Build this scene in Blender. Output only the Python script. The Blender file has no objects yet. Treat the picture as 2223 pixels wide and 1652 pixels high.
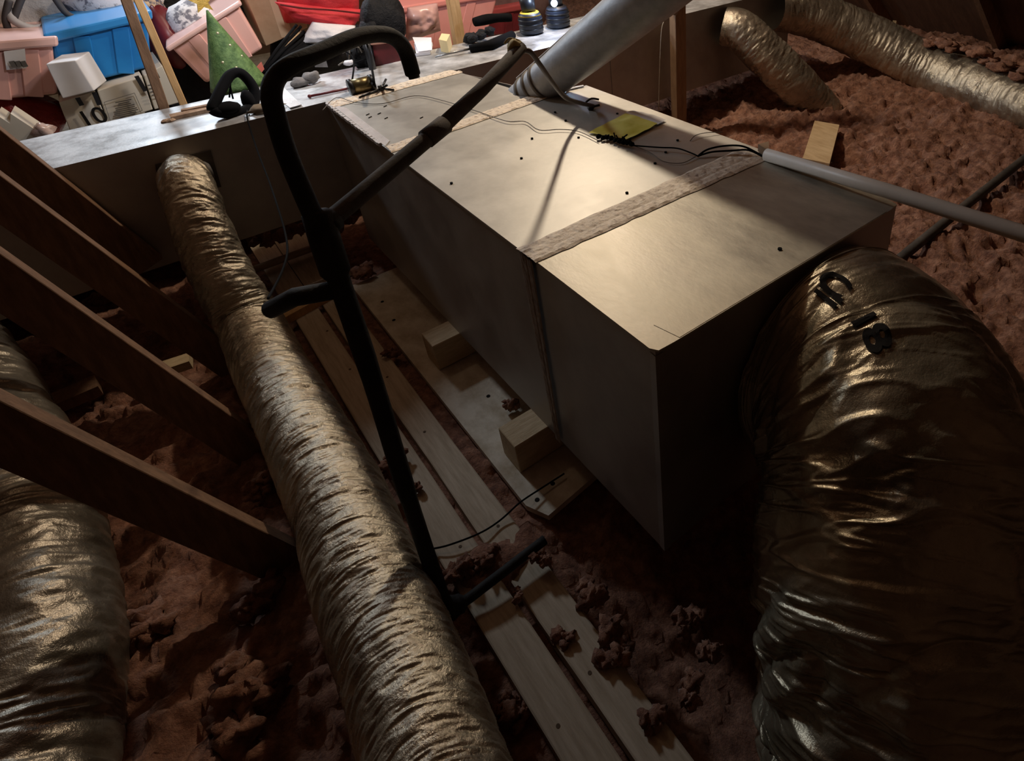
import bpy, bmesh, math, random
import numpy as np
from mathutils import Vector, Matrix
SC = bpy.context.scene
COL = SC.collection
rng = np.random.RandomState(7)
random.seed(7)

# ---------------------------------------------------------------- camera
AZ, PI_, RO = 0.675, 0.559, -0.051
CX, CY, CZ = -0.492, -0.606, 1.246
F, PX, PY = 1373.362, 1403.397, 528.271
W_, H_ = 2223., 1652.
fw = Vector((math.cos(PI_)*math.sin(AZ), math.cos(PI_)*math.cos(AZ), -math.sin(PI_)))
r0 = fw.cross(Vector((0, 0, 1))).normalized(); u0 = r0.cross(fw)
RX = r0*math.cos(RO)+u0*math.sin(RO); UP = u0*math.cos(RO)-r0*math.sin(RO)
CAMP = Vector((CX, CY, CZ))
cd = bpy.data.cameras.new('camera'); cam = bpy.data.objects.new('camera', cd); COL.objects.link(cam)
m = Matrix((RX, UP, -fw)).transposed().to_4x4(); m.translation = CAMP
cam.matrix_world = m
cd.sensor_width = 36; cd.lens = 36*F/W_
cd.shift_x = (W_/2-PX)/W_; cd.shift_y = (PY-H_/2)/W_
cd.clip_start = 0.02; cd.clip_end = 60
SC.camera = cam
# ---------------------------------------------------------------- world, lights, exposure
wd = bpy.data.worlds.new('world'); SC.world = wd; wd.use_nodes = True
wd.node_tree.nodes['Background'].inputs[0].default_value = (0.55, 0.45, 0.4, 1)
wd.node_tree.nodes['Background'].inputs[1].default_value = 0.012
SC.view_settings.view_transform = 'Standard'; SC.view_settings.look = 'None'
SC.view_settings.gamma = 1; SC.view_settings.exposure = 0.0
SC.view_settings.use_curve_mapping = False


def light(name, kind, loc, energy, color, size=0.05, target=None):
    l = bpy.data.lights.new(name, kind); l.energy = energy; l.color = color
    if kind == 'AREA': l.size = size
    elif kind == 'SPOT': l.shadow_soft_size = size; l.spot_size = 1.6; l.spot_blend = .6
    else: l.shadow_soft_size = size
    o = bpy.data.objects.new(name, l); COL.objects.link(o); o.location = loc
    if target is not None:
        o.rotation_euler = (Vector(target)-Vector(loc)).to_track_quat('-Z', 'Y').to_euler()
    return o


light('warm_bulb', 'POINT', (1.22, 1.95, 1.92), 80, (1.0, .84, .64), .05)
light('cold_worklight', 'AREA', (-.25, 3.7, 1.95), 27, (.80, .90, 1.0), .30, (-.15, 1.6, .3))
light('clip_lamp', 'SPOT', (.0, 1.75, 1.38), 22, (.93, .95, 1.0), .06, (.05, 2.75, .45)).data.spot_size = 2.0
light('warm_fill_left', 'POINT', (-.30, 2.0, 2.1), 3.6, (1.0, .74, .48), .10)  # unseen fill, added to lift the weak ambient light left of the box

# ---------------------------------------------------------------- pixel rays (design aid: a photo pixel on a known plane)
def ray(u, v): return RX*((u-PX)/F)-UP*((v-PY)/F)+fw
def onz(u, v, z): d = ray(u, v); return CAMP+d*((z-CZ)/d.z)
def ony(u, v, y): d = ray(u, v); return CAMP+d*((y-CY)/d.y)
def dep(u, v, t): return CAMP+ray(u, v)*t

# ---------------------------------------------------------------- noise
def _h(ix, iy, iz):
    n = (ix.astype(np.int64)*374761393+iy.astype(np.int64)*668265263+iz.astype(np.int64)*2147483647) & 0xffffffff
    n = ((n ^ (n >> 13))*1274126177) & 0xffffffff
    n = n ^ (n >> 16)
    return (n & 0xffff)/65535.0
def vnoise(x, y, z=0.0):
    x, y, z = np.broadcast_arrays(np.asarray(x, float), np.asarray(y, float), np.asarray(z, float))
    ix, iy, iz = np.floor(x), np.floor(y), np.floor(z)
    fx, fy, fz = x-ix, y-iy, z-iz
    fx, fy, fz = [t*t*(3-2*t) for t in (fx, fy, fz)]
    ix, iy, iz = ix.astype(np.int64), iy.astype(np.int64), iz.astype(np.int64)
    def L(a, b, t): return a+(b-a)*t
    c = [[[_h(ix+i, iy+j, iz+k) for k in (0, 1)] for j in (0, 1)] for i in (0, 1)]
    return L(L(L(c[0][0][0], c[1][0][0], fx), L(c[0][1][0], c[1][1][0], fx), fy),
             L(L(c[0][0][1], c[1][0][1], fx), L(c[0][1][1], c[1][1][1], fx), fy), fz)*2-1
def fbm(x, y, z=0.0, o=4):
    s = 0; a = 1; t = 0
    for i in range(o):
        s = s+a*vnoise(np.asarray(x)*2**i+i*17.3, np.asarray(y)*2**i+i*5.1, np.asarray(z)*2**i); t += a; a *= .5
    return s/t

# ---------------------------------------------------------------- object helpers
def link(name, verts, faces, mat, parent=None, smooth=False, mats=None, fm=None):
    me = bpy.data.meshes.new(name)
    me.from_pydata([tuple(v) for v in verts], [], [tuple(f) for f in faces])
    for mm in (mats or [mat]): me.materials.append(mm)
    if fm is not None: me.polygons.foreach_set('material_index', fm)
    me.polygons.foreach_set('use_smooth', [smooth]*len(me.polygons))
    me.update()
    o = bpy.data.objects.new(name, me); COL.objects.link(o)
    if parent is not None: o.parent = parent; o.matrix_parent_inverse = Matrix.Translation(-Vector(parent.location))
    return o
def thing(name, label, cat, loc=(0, 0, 0), group=None):
    o = bpy.data.objects.new(name, None); COL.objects.link(o); o.location = loc; o.empty_display_size = .05
    return tag(o, label, cat, group)
def tag(o, label, cat, group=None, kind=None):
    if label: o['label'] = label
    if cat: o['category'] = cat
    if group: o['group'] = group
    if kind: o['kind'] = kind
    return o
def struct(o): o['kind'] = 'structure'; return o

class MB:
    def __init__(s): s.v = []; s.f = []; s.m = []; s.mi = 0
    def add(s, vs, fs):
        n = len(s.v); s.v += [Vector(v) for v in vs]; s.f += [tuple(i+n for i in f) for f in fs]; s.m += [s.mi]*len(fs); return s
    def hexa(s, b, t):      # bottom 4, top 4 (same order, bottom ccw seen from above)
        return s.add(list(b)+list(t), [(3, 2, 1, 0), (4, 5, 6, 7), (0, 1, 5, 4), (1, 2, 6, 5), (2, 3, 7, 6), (3, 0, 4, 7)])
    def box(s, x0, x1, y0, y1, z0, z1):
        return s.hexa([(x0, y0, z0), (x1, y0, z0), (x1, y1, z0), (x0, y1, z0)], [(x0, y0, z1), (x1, y0, z1), (x1, y1, z1), (x0, y1, z1)])
    def slab(s, q, n):      # quad q extruded by vector n
        n = Vector(n); q = [Vector(p) for p in q]; return s.hexa(q, [p+n for p in q])
    def prism(s, poly, n):
        n = Vector(n); k = len(poly); p = [Vector(a) for a in poly]
        return s.add(p+[a+n for a in p], [tuple(range(k))[::-1], tuple(range(k, 2*k))]+[(i, (i+1) % k, k+(i+1) % k, k+i) for i in range(k)])
    def beam(s, a, b, w, h, up=(0, 0, 1)):
        a, b = Vector(a), Vector(b); d = (b-a).normalized(); sd = d.cross(Vector(up)).normalized(); u = sd.cross(d)
        q = [a-sd*w/2-u*h/2, a+sd*w/2-u*h/2, a+sd*w/2+u*h/2, a-sd*w/2+u*h/2]
        return s.slab(q, b-a)
    def tube(s, pts, r, n=10, caps=True):
        pts = [Vector(p) for p in pts]; k = len(pts); rr = r if hasattr(r, '__len__') else [r]*k
        fr = frames(pts); b = len(s.v)
        for i, p in enumerate(pts):
            N, B = fr[i]
            for j in range(n):
                a = 2*math.pi*j/n; s.v.append(p+(N*math.cos(a)+B*math.sin(a))*rr[i])
        nf = len(s.f)
        for i in range(k-1):
            for j in range(n):
                s.f.append((b+i*n+j, b+i*n+(j+1) % n, b+(i+1)*n+(j+1) % n, b+(i+1)*n+j))
        if caps:
            s.f.append(tuple(b+j for j in range(n))[::-1]); s.f.append(tuple(b+(k-1)*n+j for j in range(n)))
        s.m += [s.mi]*(len(s.f)-nf); return s
    def ball(s, c, r, n=10, jit=0.0, seed=0):
        c = Vector(c); r = r if hasattr(r, '__len__') else (r, r, r); b = len(s.v); nn = n//2+1
        for i in range(nn):
            t = math.pi*i/(nn-1)
            for j in range(n):
                a = 2*math.pi*j/n; d = Vector((math.sin(t)*math.cos(a), math.sin(t)*math.sin(a), math.cos(t)))
                q = 1+jit*float(fbm(d.x*1.7+seed*3.1, d.y*1.7, d.z*1.7, 3)) if jit else 1
                s.v.append(c+Vector((d.x*r[0], d.y*r[1], d.z*r[2]))*q)
        fs = [(b+i*n+j, b+(i+1)*n+j, b+(i+1)*n+(j+1) % n, b+i*n+(j+1) % n) for i in range(nn-1) for j in range(n)]
        s.f += fs; s.m += [s.mi]*len(fs); return s
    def build(s, name, mat, parent=None, smooth=False, bevel=0, seg=1, mats=None, weld=False):
        o = link(name, s.v, s.f, mat, parent, smooth, mats, s.m if mats else None)
        if bevel:
            mo = o.modifiers.new('bevel', 'BEVEL'); mo.width = bevel; mo.segments = seg; mo.limit_method = 'ANGLE'; mo.angle_limit = .6
        return o
def frames(pts):
    k = len(pts); T = [(pts[min(i+1, k-1)]-pts[max(i-1, 0)]).normalized() for i in range(k)]
    up = Vector((0, 0, 1)) if abs(T[0].z) < .9 else Vector((1, 0, 0))
    N = (up-T[0]*up.dot(T[0])).normalized(); out = []
    for t in T:
        N = (N-t*N.dot(t)).normalized(); out.append((N, t.cross(N)))
    return out
def spline(P, n=8, closed=False):
    P = [Vector(p) for p in P]; out = []; k = len(P)
    for i in range(k if closed else k-1):
        if closed: a, b, c, d = P[i-1], P[i], P[(i+1) % k], P[(i+2) % k]
        else: a, b, c, d = P[max(i-1, 0)], P[i], P[i+1], P[min(i+2, k-1)]
        for j in range(n):
            t = j/n; out.append(.5*((2*b)+(c-a)*t+(2*a-5*b+4*c-d)*t*t+(3*b-a-3*c+d)*t**3))
    if not closed: out.append(P[-1])
    return out

# ---------------------------------------------------------------- materials
def mat(name, c1, c2=None, scale=8, rough=.7, metal=0, bump=0, bscale=60, stretch=(1, 1, 1), detail=5, rough2=None, band=(.35, .65), spec=.5, bdist=.01, third=None, sheen=0):
    m = bpy.data.materials.new(name); m.use_nodes = True; nt = m.node_tree; N = nt.nodes; L = nt.links
    p = N['Principled BSDF']; p.inputs['Roughness'].default_value = rough; p.inputs['Metallic'].default_value = metal
    p.inputs['Specular IOR Level'].default_value = spec
    if sheen: p.inputs['Sheen Weight'].default_value = sheen
    tc = N.new('ShaderNodeTexCoord'); mp = N.new('ShaderNodeMapping'); mp.inputs['Scale'].default_value = stretch
    L.new(tc.outputs['Object'], mp.inputs['Vector'])
    p.inputs['Base Color'].default_value = (*c1, 1)
    if c2:
        n = N.new('ShaderNodeTexNoise'); n.inputs['Scale'].default_value = scale; n.inputs['Detail'].default_value = detail; n.inputs['Roughness'].default_value = .65
        L.new(mp.outputs['Vector'], n.inputs['Vector'])
        r = N.new('ShaderNodeValToRGB'); e = r.color_ramp.elements
        e[0].position = band[0]; e[1].position = band[1]; e[0].color = (*c1, 1); e[1].color = (*c2, 1)
        if third: q = e.new((band[0]+band[1])/2); q.color = (*third, 1)
        L.new(n.outputs['Fac'], r.inputs['Fac']); L.new(r.outputs['Color'], p.inputs['Base Color'])
        if rough2 is not None:
            mr = N.new('ShaderNodeMapRange'); mr.inputs['From Min'].default_value = band[0]; mr.inputs['From Max'].default_value = band[1]
            mr.inputs['To Min'].default_value = rough; mr.inputs['To Max'].default_value = rough2
            L.new(n.outputs['Fac'], mr.inputs['Value']); L.new(mr.outputs['Result'], p.inputs['Roughness'])
    if bump:
        b = N.new('ShaderNodeTexNoise'); b.inputs['Scale'].default_value = bscale; b.inputs['Detail'].default_value = 6; b.inputs['Roughness'].default_value = .7
        L.new(mp.outputs['Vector'], b.inputs['Vector'])
        bp = N.new('ShaderNodeBump'); bp.inputs['Strength'].default_value = bump; bp.inputs['Distance'].default_value = bdist
        L.new(b.outputs['Fac'], bp.inputs['Height']); L.new(bp.outputs['Normal'], p.inputs['Normal'])
    return m

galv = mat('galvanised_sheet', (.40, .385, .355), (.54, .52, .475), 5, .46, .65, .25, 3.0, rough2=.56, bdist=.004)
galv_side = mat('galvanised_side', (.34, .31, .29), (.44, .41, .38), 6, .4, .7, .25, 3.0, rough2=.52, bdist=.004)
galv_dirty = mat('scuffed_galvanised', (.30, .275, .235), (.62, .58, .48), 4.5, .45, .6, .35, 5.0, rough2=.6, stretch=(1.8, .8, 1), bdist=.004, band=(.3, .68))
galv_trunk = mat('trunk_galvanised', (.36, .36, .36), (.66, .66, .67), 9, .38, .5, .4, 9, rough2=.6, bdist=.004)
galv_pipe = mat('galvanised_pipe', (.36, .38, .41), (.50, .52, .55), 18, .55, .35, .15, 20)
tape_m = mat('foil_tape', (.34, .23, .17), (.97, .84, .68), 70, .45, .05, .7, 110, rough2=.45, bdist=.004, band=(.28, .5))
tape_l = mat('bright_foil_tape', (.74, .74, .76), (.9, .9, .92), 20, .35, .2, .5, 60, bdist=.003)
foil = mat('duct_foil', (.36, .31, .24), (.62, .56, .45), 9, .20, .78, .7, 50, rough2=.38, stretch=(1, 1, 1), bdist=.006)
foil_big = mat('big_duct_foil', (.20, .17, .115), (.42, .36, .26), 5, .20, .65, .5, 30, rough2=.38, bdist=.006)
foil_grey = mat('grey_duct_foil', (.20, .17, .13), (.38, .34, .28), 6, .26, .7, .6, 25, rough2=.42, bdist=.006)
pinkm = mat('pink_fibreglass', (.18, .055, .025), (.74, .37, .23), 30, .95, 0, 1.0, 110, bdist=.02, band=(.3, .7), spec=.1, sheen=.2, third=(.46, .20, .115))
boardm = mat('pale_board', (.42, .33, .23), (.58, .48, .36), 14, .75, 0, .3, 50, stretch=(6, .6, 6), bdist=.004)
plym = mat('plywood', (.38, .30, .20), (.66, .60, .50), 9, .8, 0, .4, 50, stretch=(1.5, 1, 1), bdist=.005, band=(.3, .62))
woodm = mat('wood_block', (.48, .35, .20), (.62, .48, .30), 16, .75, 0, .3, 60, stretch=(1, 6, 6))
darkwood = mat('dark_stud', (.16, .085, .045), (.26, .145, .08), 12, .8, 0, .3, 40, stretch=(5, 5, 1))
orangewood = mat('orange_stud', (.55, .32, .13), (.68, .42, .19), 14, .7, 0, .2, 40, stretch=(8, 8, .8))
roofm = mat('roof_deck', (.09, .045, .025), (.15, .08, .045), 4, .85, 0, .2, 30, stretch=(1, 6, 1))
blackfoam = mat('black_foam', (.012, .012, .013), (.03, .028, .026), 20, .75, 0, .5, 90, bdist=.004, spec=.3)
greyfoam = mat('dusty_foam', (.035, .028, .023), (.10, .08, .065), 12, .85, 0, .4, 90, bdist=.004)
blackp = mat('black_plastic', (.012, .012, .014), None, rough=.4)
blackr = mat('black_rubber', (.006, .006, .007), None, rough=.9, spec=.1)
pvcm = mat('pvc', (.76, .69, .60), (.84, .77, .68), 10, .45)
ink = mat('ink', (.015, .013, .012), None, rough=.9, spec=.1)
greyink = mat('grey_ink', (.12, .11, .10), None, rough=.6)
whitep = mat('white_card', (.74, .73, .75), (.80, .79, .80), 5, .6)
cream = mat('cream_card', (.62, .56, .46), (.68, .62, .52), 5, .7)
cardb = mat('brown_card', (.42, .28, .16), (.56, .40, .25), 6, .8)
pinkp = mat('pink_plastic', (.78, .40, .34), (.85, .48, .42), 3, .35)
pinkrim = mat('pink_plastic_rim', (.86, .55, .50), None, rough=.3)
bluep = mat('blue_plastic', (.012, .17, .50), (.02, .24, .62), 3, .35)
bluerim = mat('blue_plastic_rim', (.04, .28, .68), None, rough=.3)
greyfab = mat('grey_fabric', (.30, .28, .27), (.48, .46, .44), 6, .85, 0, .6, 12, bdist=.02)
redfab = mat('red_fabric', (.50, .02, .03), (.68, .04, .05), 5, .75, 0, .4, 60)
redsh = mat('red_glossy_bag', (.25, .02, .015), (.5, .05, .04), 8, .25, 0, .8, 10, bdist=.02)
maroon = mat('maroon_plastic', (.09, .008, .012), (.16, .015, .02), 8, .4)
blackfab = mat('black_fabric', (.003, .003, .004), (.010, .009, .010), 12, .6, 0, .7, 25, bdist=.02, spec=.25)
greenm = mat('green_glitter', (.05, .12, .03), (.16, .28, .09), 40, .55, 0, .8, 120, bdist=.004)
goldm = mat('gold_glitter', (.6, .36, .06), (.8, .55, .15), 60, .4, .4, .5, 80)
whitefab = mat('white_patterned_cloth', (.20, .20, .24), (.80, .79, .82), 25, .8, 0, .4, 20, band=(.42, .5), bdist=.01)
whitecl = mat('white_cloth', (.74, .72, .76), (.82, .8, .84), 6, .8, 0, .5, 15, bdist=.01)
yellowp = mat('yellow_paper', (.72, .62, .06), (.85, .76, .16), 14, .7)
yellowpl = mat('yellow_plastic', (.75, .50, .05), None, rough=.45)
brassm = mat('dark_brass', (.16, .12, .05), (.30, .24, .12), 8, .35, .8)
greylump = mat('grey_clay', (.12, .11, .105), (.22, .205, .2), 25, .85, 0, .5, 60)
lensm = bpy.data.materials.new('lamp_lens'); lensm.use_nodes = True
_p = lensm.node_tree.nodes['Principled BSDF']; _p.inputs['Emission Color'].default_value = (.55, .72, 1, 1); _p.inputs['Emission Strength'].default_value = 14
orn = mat('ornament', (.75, .7, .45), None, rough=.2, metal=.6)

# ---------------------------------------------------------------- setting
struct(MB().box(-5.5, 6, -2, 6, -.42, -.38).build('floor', mat('drywall_back', (.22, .15, .11), (.3, .2, .15), 3)))
def slopeslab(name, x0, z0, x1, z1, y0, y1, t=.03):
    return MB().slab([(x0, y0, z0), (x1, y0, z1), (x1, y1, z1), (x0, y1, z0)], (0, 0, t)).build(name, roofm)
rr_ = struct(slopeslab('ceiling', .6, 2.95, 4.4, -.3, -2, 6))
rl_ = struct(slopeslab('ceiling', -5.4, -.3, .6, 2.95, -2, 6))
struct(MB().box(-4, 6, 5.6, 5.7, -.4, 3).build('wall_back', roofm))
struct(MB().box(-4, 6, -2.1, -2, -.4, 3).build('wall_front', roofm))
for k in range(9):      # roof rafters under the right slope
    y = -1.3+.81*k
    a = Vector((4.25, y, -.22)); b = Vector((.7, y, 2.80))
    MB().beam(a, b, .038, .09, up=(0, 0, 1)).build('rafter', darkwood, rr_)

# ---------------------------------------------------------------- insulation
def height(x, y):
    big = fbm(x*1.3+3, y*1.3, 0, 3); med = fbm(x*5, y*5, 3.3, 3)
    h = np.full(x.shape, -.115)
    # right field
    right = 1/(1+np.exp(-(x-1.05)/.12))
    hr = -.04+.05*big+.035*med+.02*np.clip(x-1.5, 0, 3)
    # left field, a little lower
    left = 1/(1+np.exp((x+.52)/.06))
    hl = -.16+.05*big+.045*med
    mid = -.143+.014*med
    h = mid*(1-right)*(1-left)+hr*right+hl*left
    # heap around the long flex duct on the right
    xc = np.interp(y, [-.5, -.1, .4, .75, 1.1, 1.45], [2.5, 2.62, 2.80, 2.92, 2.98, 2.85])
    h = h+.20*np.exp(-((x-xc-.15)/.13)**2)*np.clip((1.5-y)/.3, 0, 1)*(1+.25*med)
    # dark hollow under the near end of the box
    h = h-.20*np.exp(-(((x-.30)/.44)**2+((y+.2)/.52)**2)**2)
    # little heap on the boards by the pipe foot
    hb = .052*np.exp(-(((x+.27)/.11)**2+((y-.285)/.075)**2))+.02*np.exp(-(((x+.17)/.025)**2+((y-.6)/.5)**2))
    return h+hb*(1+.6*med)
def ins():
    xs = np.concatenate([np.arange(-2.6, -1.2, .03), np.arange(-1.2, .35, .010), np.arange(.35, 1.0, .03), np.arange(1.0, 3.4, .014), np.arange(3.4, 4.7, .03)])
    ys = np.concatenate([np.arange(-1.2, -.5, .03), np.arange(-.5, 2.0, .0125), np.arange(2.0, 5.2, .035)])
    X, Y = np.meshgrid(xs, ys); Z = height(X, Y)
    bil = 1-np.abs(fbm(X*14, Y*14, 1.7, 3))*2.2
    curl = np.abs(fbm(X*38+9, Y*38, 5.1, 2))
    on = 1.0
    b2 = 1-np.abs(fbm(X*9+5, Y*11+2, 6.7, 4))*3.2
    am = np.clip((X-.95)/.2, 0, 1)+np.clip((-.47-X)/.05, 0, 1)
    Z = Z+(.010+.014*am)*bil+(.004+.017*am)*np.clip(b2, -1, 1)+(.006+.012*am)*curl+.007*vnoise(X*75, Y*75, 2.2)
    X2 = X+.014*fbm(X*22, Y*22, 8.8, 2); Y2 = Y+.014*fbm(X*22+40, Y*22, 2.2, 2)
    nx, ny = len(xs), len(ys)
    V = np.stack([X2, Y2, Z], -1).reshape(-1, 3)
    i = np.arange(ny-1)[:, None]*nx+np.arange(nx-1)[None]; i = i.reshape(-1)
    Fq = np.stack([i, i+1, i+nx+1, i+nx], -1)
    me = bpy.data.meshes.new('insulation')
    me.vertices.add(len(V)); me.vertices.foreach_set('co', V.ravel())
    me.loops.add(Fq.size); me.loops.foreach_set('vertex_index', Fq.ravel())
    me.polygons.add(len(Fq)); me.polygons.foreach_set('loop_start', np.arange(len(Fq))*4)
    me.polygons.foreach_set('use_smooth', np.ones(len(Fq), bool))
    me.update(calc_edges=True); me.validate(); me.materials.append(pinkm)
    o = bpy.data.objects.new('insulation', me); COL.objects.link(o)
    tag(o, 'loose pink fibreglass insulation spread over the attic floor', 'insulation', kind='stuff')
ins()
def tufts():
    b = MB()
    sp = [(onz(1340, 1395, -.08), .045), (onz(1490, 1335, -.14), .03), (onz(1545, 1410, -.16), .025), (onz(1280, 1300, -.08), .03),
          (onz(860, 1000, -.07), .03), (onz(560, 1060, -.1), .03), (onz(320, 1330, -.08), .06), (onz(555, 1460, -.1), .055), (onz(540, 1560, -.1), .05),
          (onz(560, 1290, -.1), .035), (onz(1110, 1530, -.12), .025), (onz(1130, 1560, -.12), .02), (onz(760, 470, -.02), .035), (onz(730, 500, -.03), .03),
          (onz(800, 590, -.07), .035), (onz(740, 560, -.06), .04), (onz(905, 1060, -.085), .014), (onz(1230, 1380, -.1), .02), (onz(720, 520, -.05), .04),
          (onz(1110, 880, -.08), .02), (onz(1420, 1560, -.09), .02), (onz(1500, 1480, -.13), .03), (onz(850, 770, -.09), .02), (onz(210, 660, .0), .035),
          (onz(570, 520, .0), .04), (onz(640, 500, .0), .05), (onz(1000, 1250, -.085), .03), (onz(1060, 1215, -.085), .028), (onz(950, 1270, -.09), .03), (onz(1170, 1215, -.07), .02), (onz(1125, 1290, -.085), .012)]
    for i, (c, r) in enumerate(sp):
        for q in range(5):
            d = Vector((random.uniform(-1, 1), random.uniform(-1, 1), random.uniform(-.4, .5)))*r*.8
            rr = r*random.uniform(.4, .75)
            b.ball(c+d, (rr, rr*.9, rr*.75), 18, 1.3, i*7+q)
    for i in range(75):     # fluff lying over the far side of the long right duct
        y = random.uniform(-.25, 1.15); x = float(np.interp(y, [-.5, -.1, .4, .75, 1.1], [2.5, 2.62, 2.80, 2.92, 2.98]))
        a = random.uniform(-.45, .9); c = Vector((x+.135*math.sin(a), y, .085+.02+.135*math.cos(a))) if y < .8 else Vector((x+.135*math.sin(a), y, .12+.02+.135*math.cos(a)))
        rr = random.uniform(.02, .042); b.ball(c, (rr*1.2, rr*1.3, rr*.6), 14, 1.0, i+300)
    o = b.build('insulation_tufts', pinkm, smooth=True)
    tag(o, 'small loose tufts of pink fibreglass fallen on boards and insulation', 'insulation', kind='stuff')
tufts()

# ---------------------------------------------------------------- floor boards, joist, plywood, blocks
def board(x0, x1, y0, y1, z0, z1, label, m=boardm):
    o = thing('floor_board', label, 'board', ((x0+x1)/2, y0, z0))
    n = 14; vs = []; fs = []
    for i in range(n+1):
        y = y0+(y1-y0)*i/n; w = .003*float(vnoise(y*3+x0*50, 1.5)); u = .002*float(vnoise(y*2+x0*9, 7.7))
        vs += [(x0+w, y, z0), (x1+u, y, z0), (x1+u, y, z1-.002), (x1+u-.003, y, z1), (x0+w+.003, y, z1), (x0+w, y, z1-.002)]
    for i in range(n):
        for j in range(6): fs.append((i*6+j, i*6+(j+1) % 6, (i+1)*6+(j+1) % 6, (i+1)*6+j))
    fs += [(5, 4, 3, 2, 1, 0), tuple(n*6+j for j in range(6))]
    link('plank', vs, fs, m, o)
    kb = MB()
    for q in range(6):
        cx = random.uniform(x0+.012, x1-.012); cy = y0+(y1-y0)*(q+.5)/6+random.uniform(-.1, .1)
        kb.tube([(cx, cy, z1-.001), (cx, cy, z1+.0006)], .004, 10)
    kb.build('knots', mat('knot', (.10, .06, .03), None, rough=.8), o)['kind'] = 'stuff'
    return o
board(-.356, -.274, -.75, 1.70, -.138, -.10, 'pale floor board on the left of the pair running beside the metal box')
board(-.258, -.180, -.75, 1.70, -.138, -.10, 'pale floor board on the right of the pair, next to the plywood strip')
o = thing('plywood_sheet', 'weathered plywood strip on the floor under the edge of the metal box', 'plywood', (0, .9, -.12))
b = MB(); b.prism([(-.138, 1.62, -.118), (-.136, .36, -.118), (-.11, .30, -.118), (.25, .34, -.118), (.25, 1.62, -.118)][::-1], (0, 0, .018)); b.build('sheet', plym, o)
b = MB()
for (u, v) in [(855, 695), (830, 655), (1090, 940), (1166, 1085), (1060, 860), (1200, 1050)]:
    c = onz(u, v, -.1); b.tube([c-Vector((0, 0, .002)), c+Vector((0, 0, .0008))], .006, 10)
b.build('nail_holes', ink, o)['kind'] = 'stuff'
o = MB().box(-.462, -.424, -.9, 1.735, -.26, -.075).build('floor_joist', darkwood); tag(o, 'dark floor joist edge running along the right side of the silver flex duct', 'joist')
for nm, pts, lb in [('a', [(914, 723), (968, 690)], 'wooden support block under the box edge, farther from the camera'), ('b', [(1081, 928), (1143, 890)], 'wooden support block under the box edge below the taped seam')]:
    p = onz(*pts[0], 0)
    b = MB().box(p.x, .30, p.y-.085, p.y, -.098, -.001)
    o = b.build('wood_block', woodm, bevel=.002); tag(o, lb, 'block')
# cross pieces at the far end of the boards
b = MB(); b.beam((-.42, 1.545, -.085), (-.20, 1.60, -.085), .03, .03); o = b.build('wood_cleat', orangewood); tag(o, 'thin yellow wood cleat across the boards under the black branch pipe', 'wood strip')
b = MB(); b.tube([(-.42, 1.95, -.07), (-.16, 1.955, -.07)], .014, 12); o = b.build('copper_pipe', mat('tan_pipe', (.35, .24, .15), (.42, .3, .2), 8, .5), smooth=True); tag(o, 'thin tan pipe lying across the floor below the supply trunk', 'pipe')
b = MB(); b.box(-.36, -.275, 1.74, 2.3, -.13, -.10); o = b.build('floor_board', boardm); tag(o, 'short floor board beneath the supply trunk, left of the joint', 'board')
b = MB(); b.box(-.272, -.10, 1.74, 2.3, -.13, -.10); o = b.build('floor_board', boardm); tag(o, 'short floor board beneath the supply trunk, right of the joint', 'board')
b = MB(); b.beam(onz(330, 810, -.09), onz(415, 782, -.09), .05, .03); o = b.build('wood_scrap', woodm); tag(o, 'small wood scrap on the insulation behind the third dark brace', 'wood scrap')
b = MB(); b.beam(onz(110, 880, -.10), onz(215, 835, -.10), .07, .035); o = b.build('wood_scrap', darkwood); tag(o, 'dark wood scrap on the insulation beside the leftmost foil duct', 'wood scrap')

# ---------------------------------------------------------------- ductwork boxes
H = .55; L2, L1, L0 = .392, 1.18, 1.738; W = .711; T = .004
def screws(par, pts, r=.0045, n=(0, 0, 1)):
    n = Vector(n)
    for p in pts:
        p = Vector(p); MB().tube([p-n*.0005, p+n*.0025], r, 8).build('screw', blackr, par)
# return plenum (near section)
rp = thing('return_plenum', 'near scuffed sheet metal plenum box with a cut corner and big duct on its end', 'plenum', (W/2, .2, 0))
P = [(-.004, .010), (.004, -.004), (.038, -.006), (W-.04, -.008), (W-.006, -.004), (W+.004, .03), (W+.012, L2), (-.002, L2)]
MB().prism([(x, y, H-.002) for x, y in P], (0, 0, T)).build('top_panel', galv_dirty, rp)
MB().prism([(.050, -.004, H+.0018), (W-.05, -.006, H+.0018), (W-.055, .050, H+.0018), (.04, .050, H+.0018)], (0, 0, .0009)).build('seam_flange', galv_dirty, rp)
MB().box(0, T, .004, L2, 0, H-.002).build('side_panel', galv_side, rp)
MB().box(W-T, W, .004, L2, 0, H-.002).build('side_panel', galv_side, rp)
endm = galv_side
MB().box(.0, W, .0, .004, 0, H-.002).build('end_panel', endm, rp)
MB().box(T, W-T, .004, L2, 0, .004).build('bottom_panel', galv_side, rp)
MB().prism([(-.002, -.002, 0), (.016, -.002, 0), (.016, -.0015, 0), (-.001, .014, 0)], (0, 0, H-.01)).build('corner_seam', galv_side, rp)
screws(rp, [onz(1693, 541, H+.003)])
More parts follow.
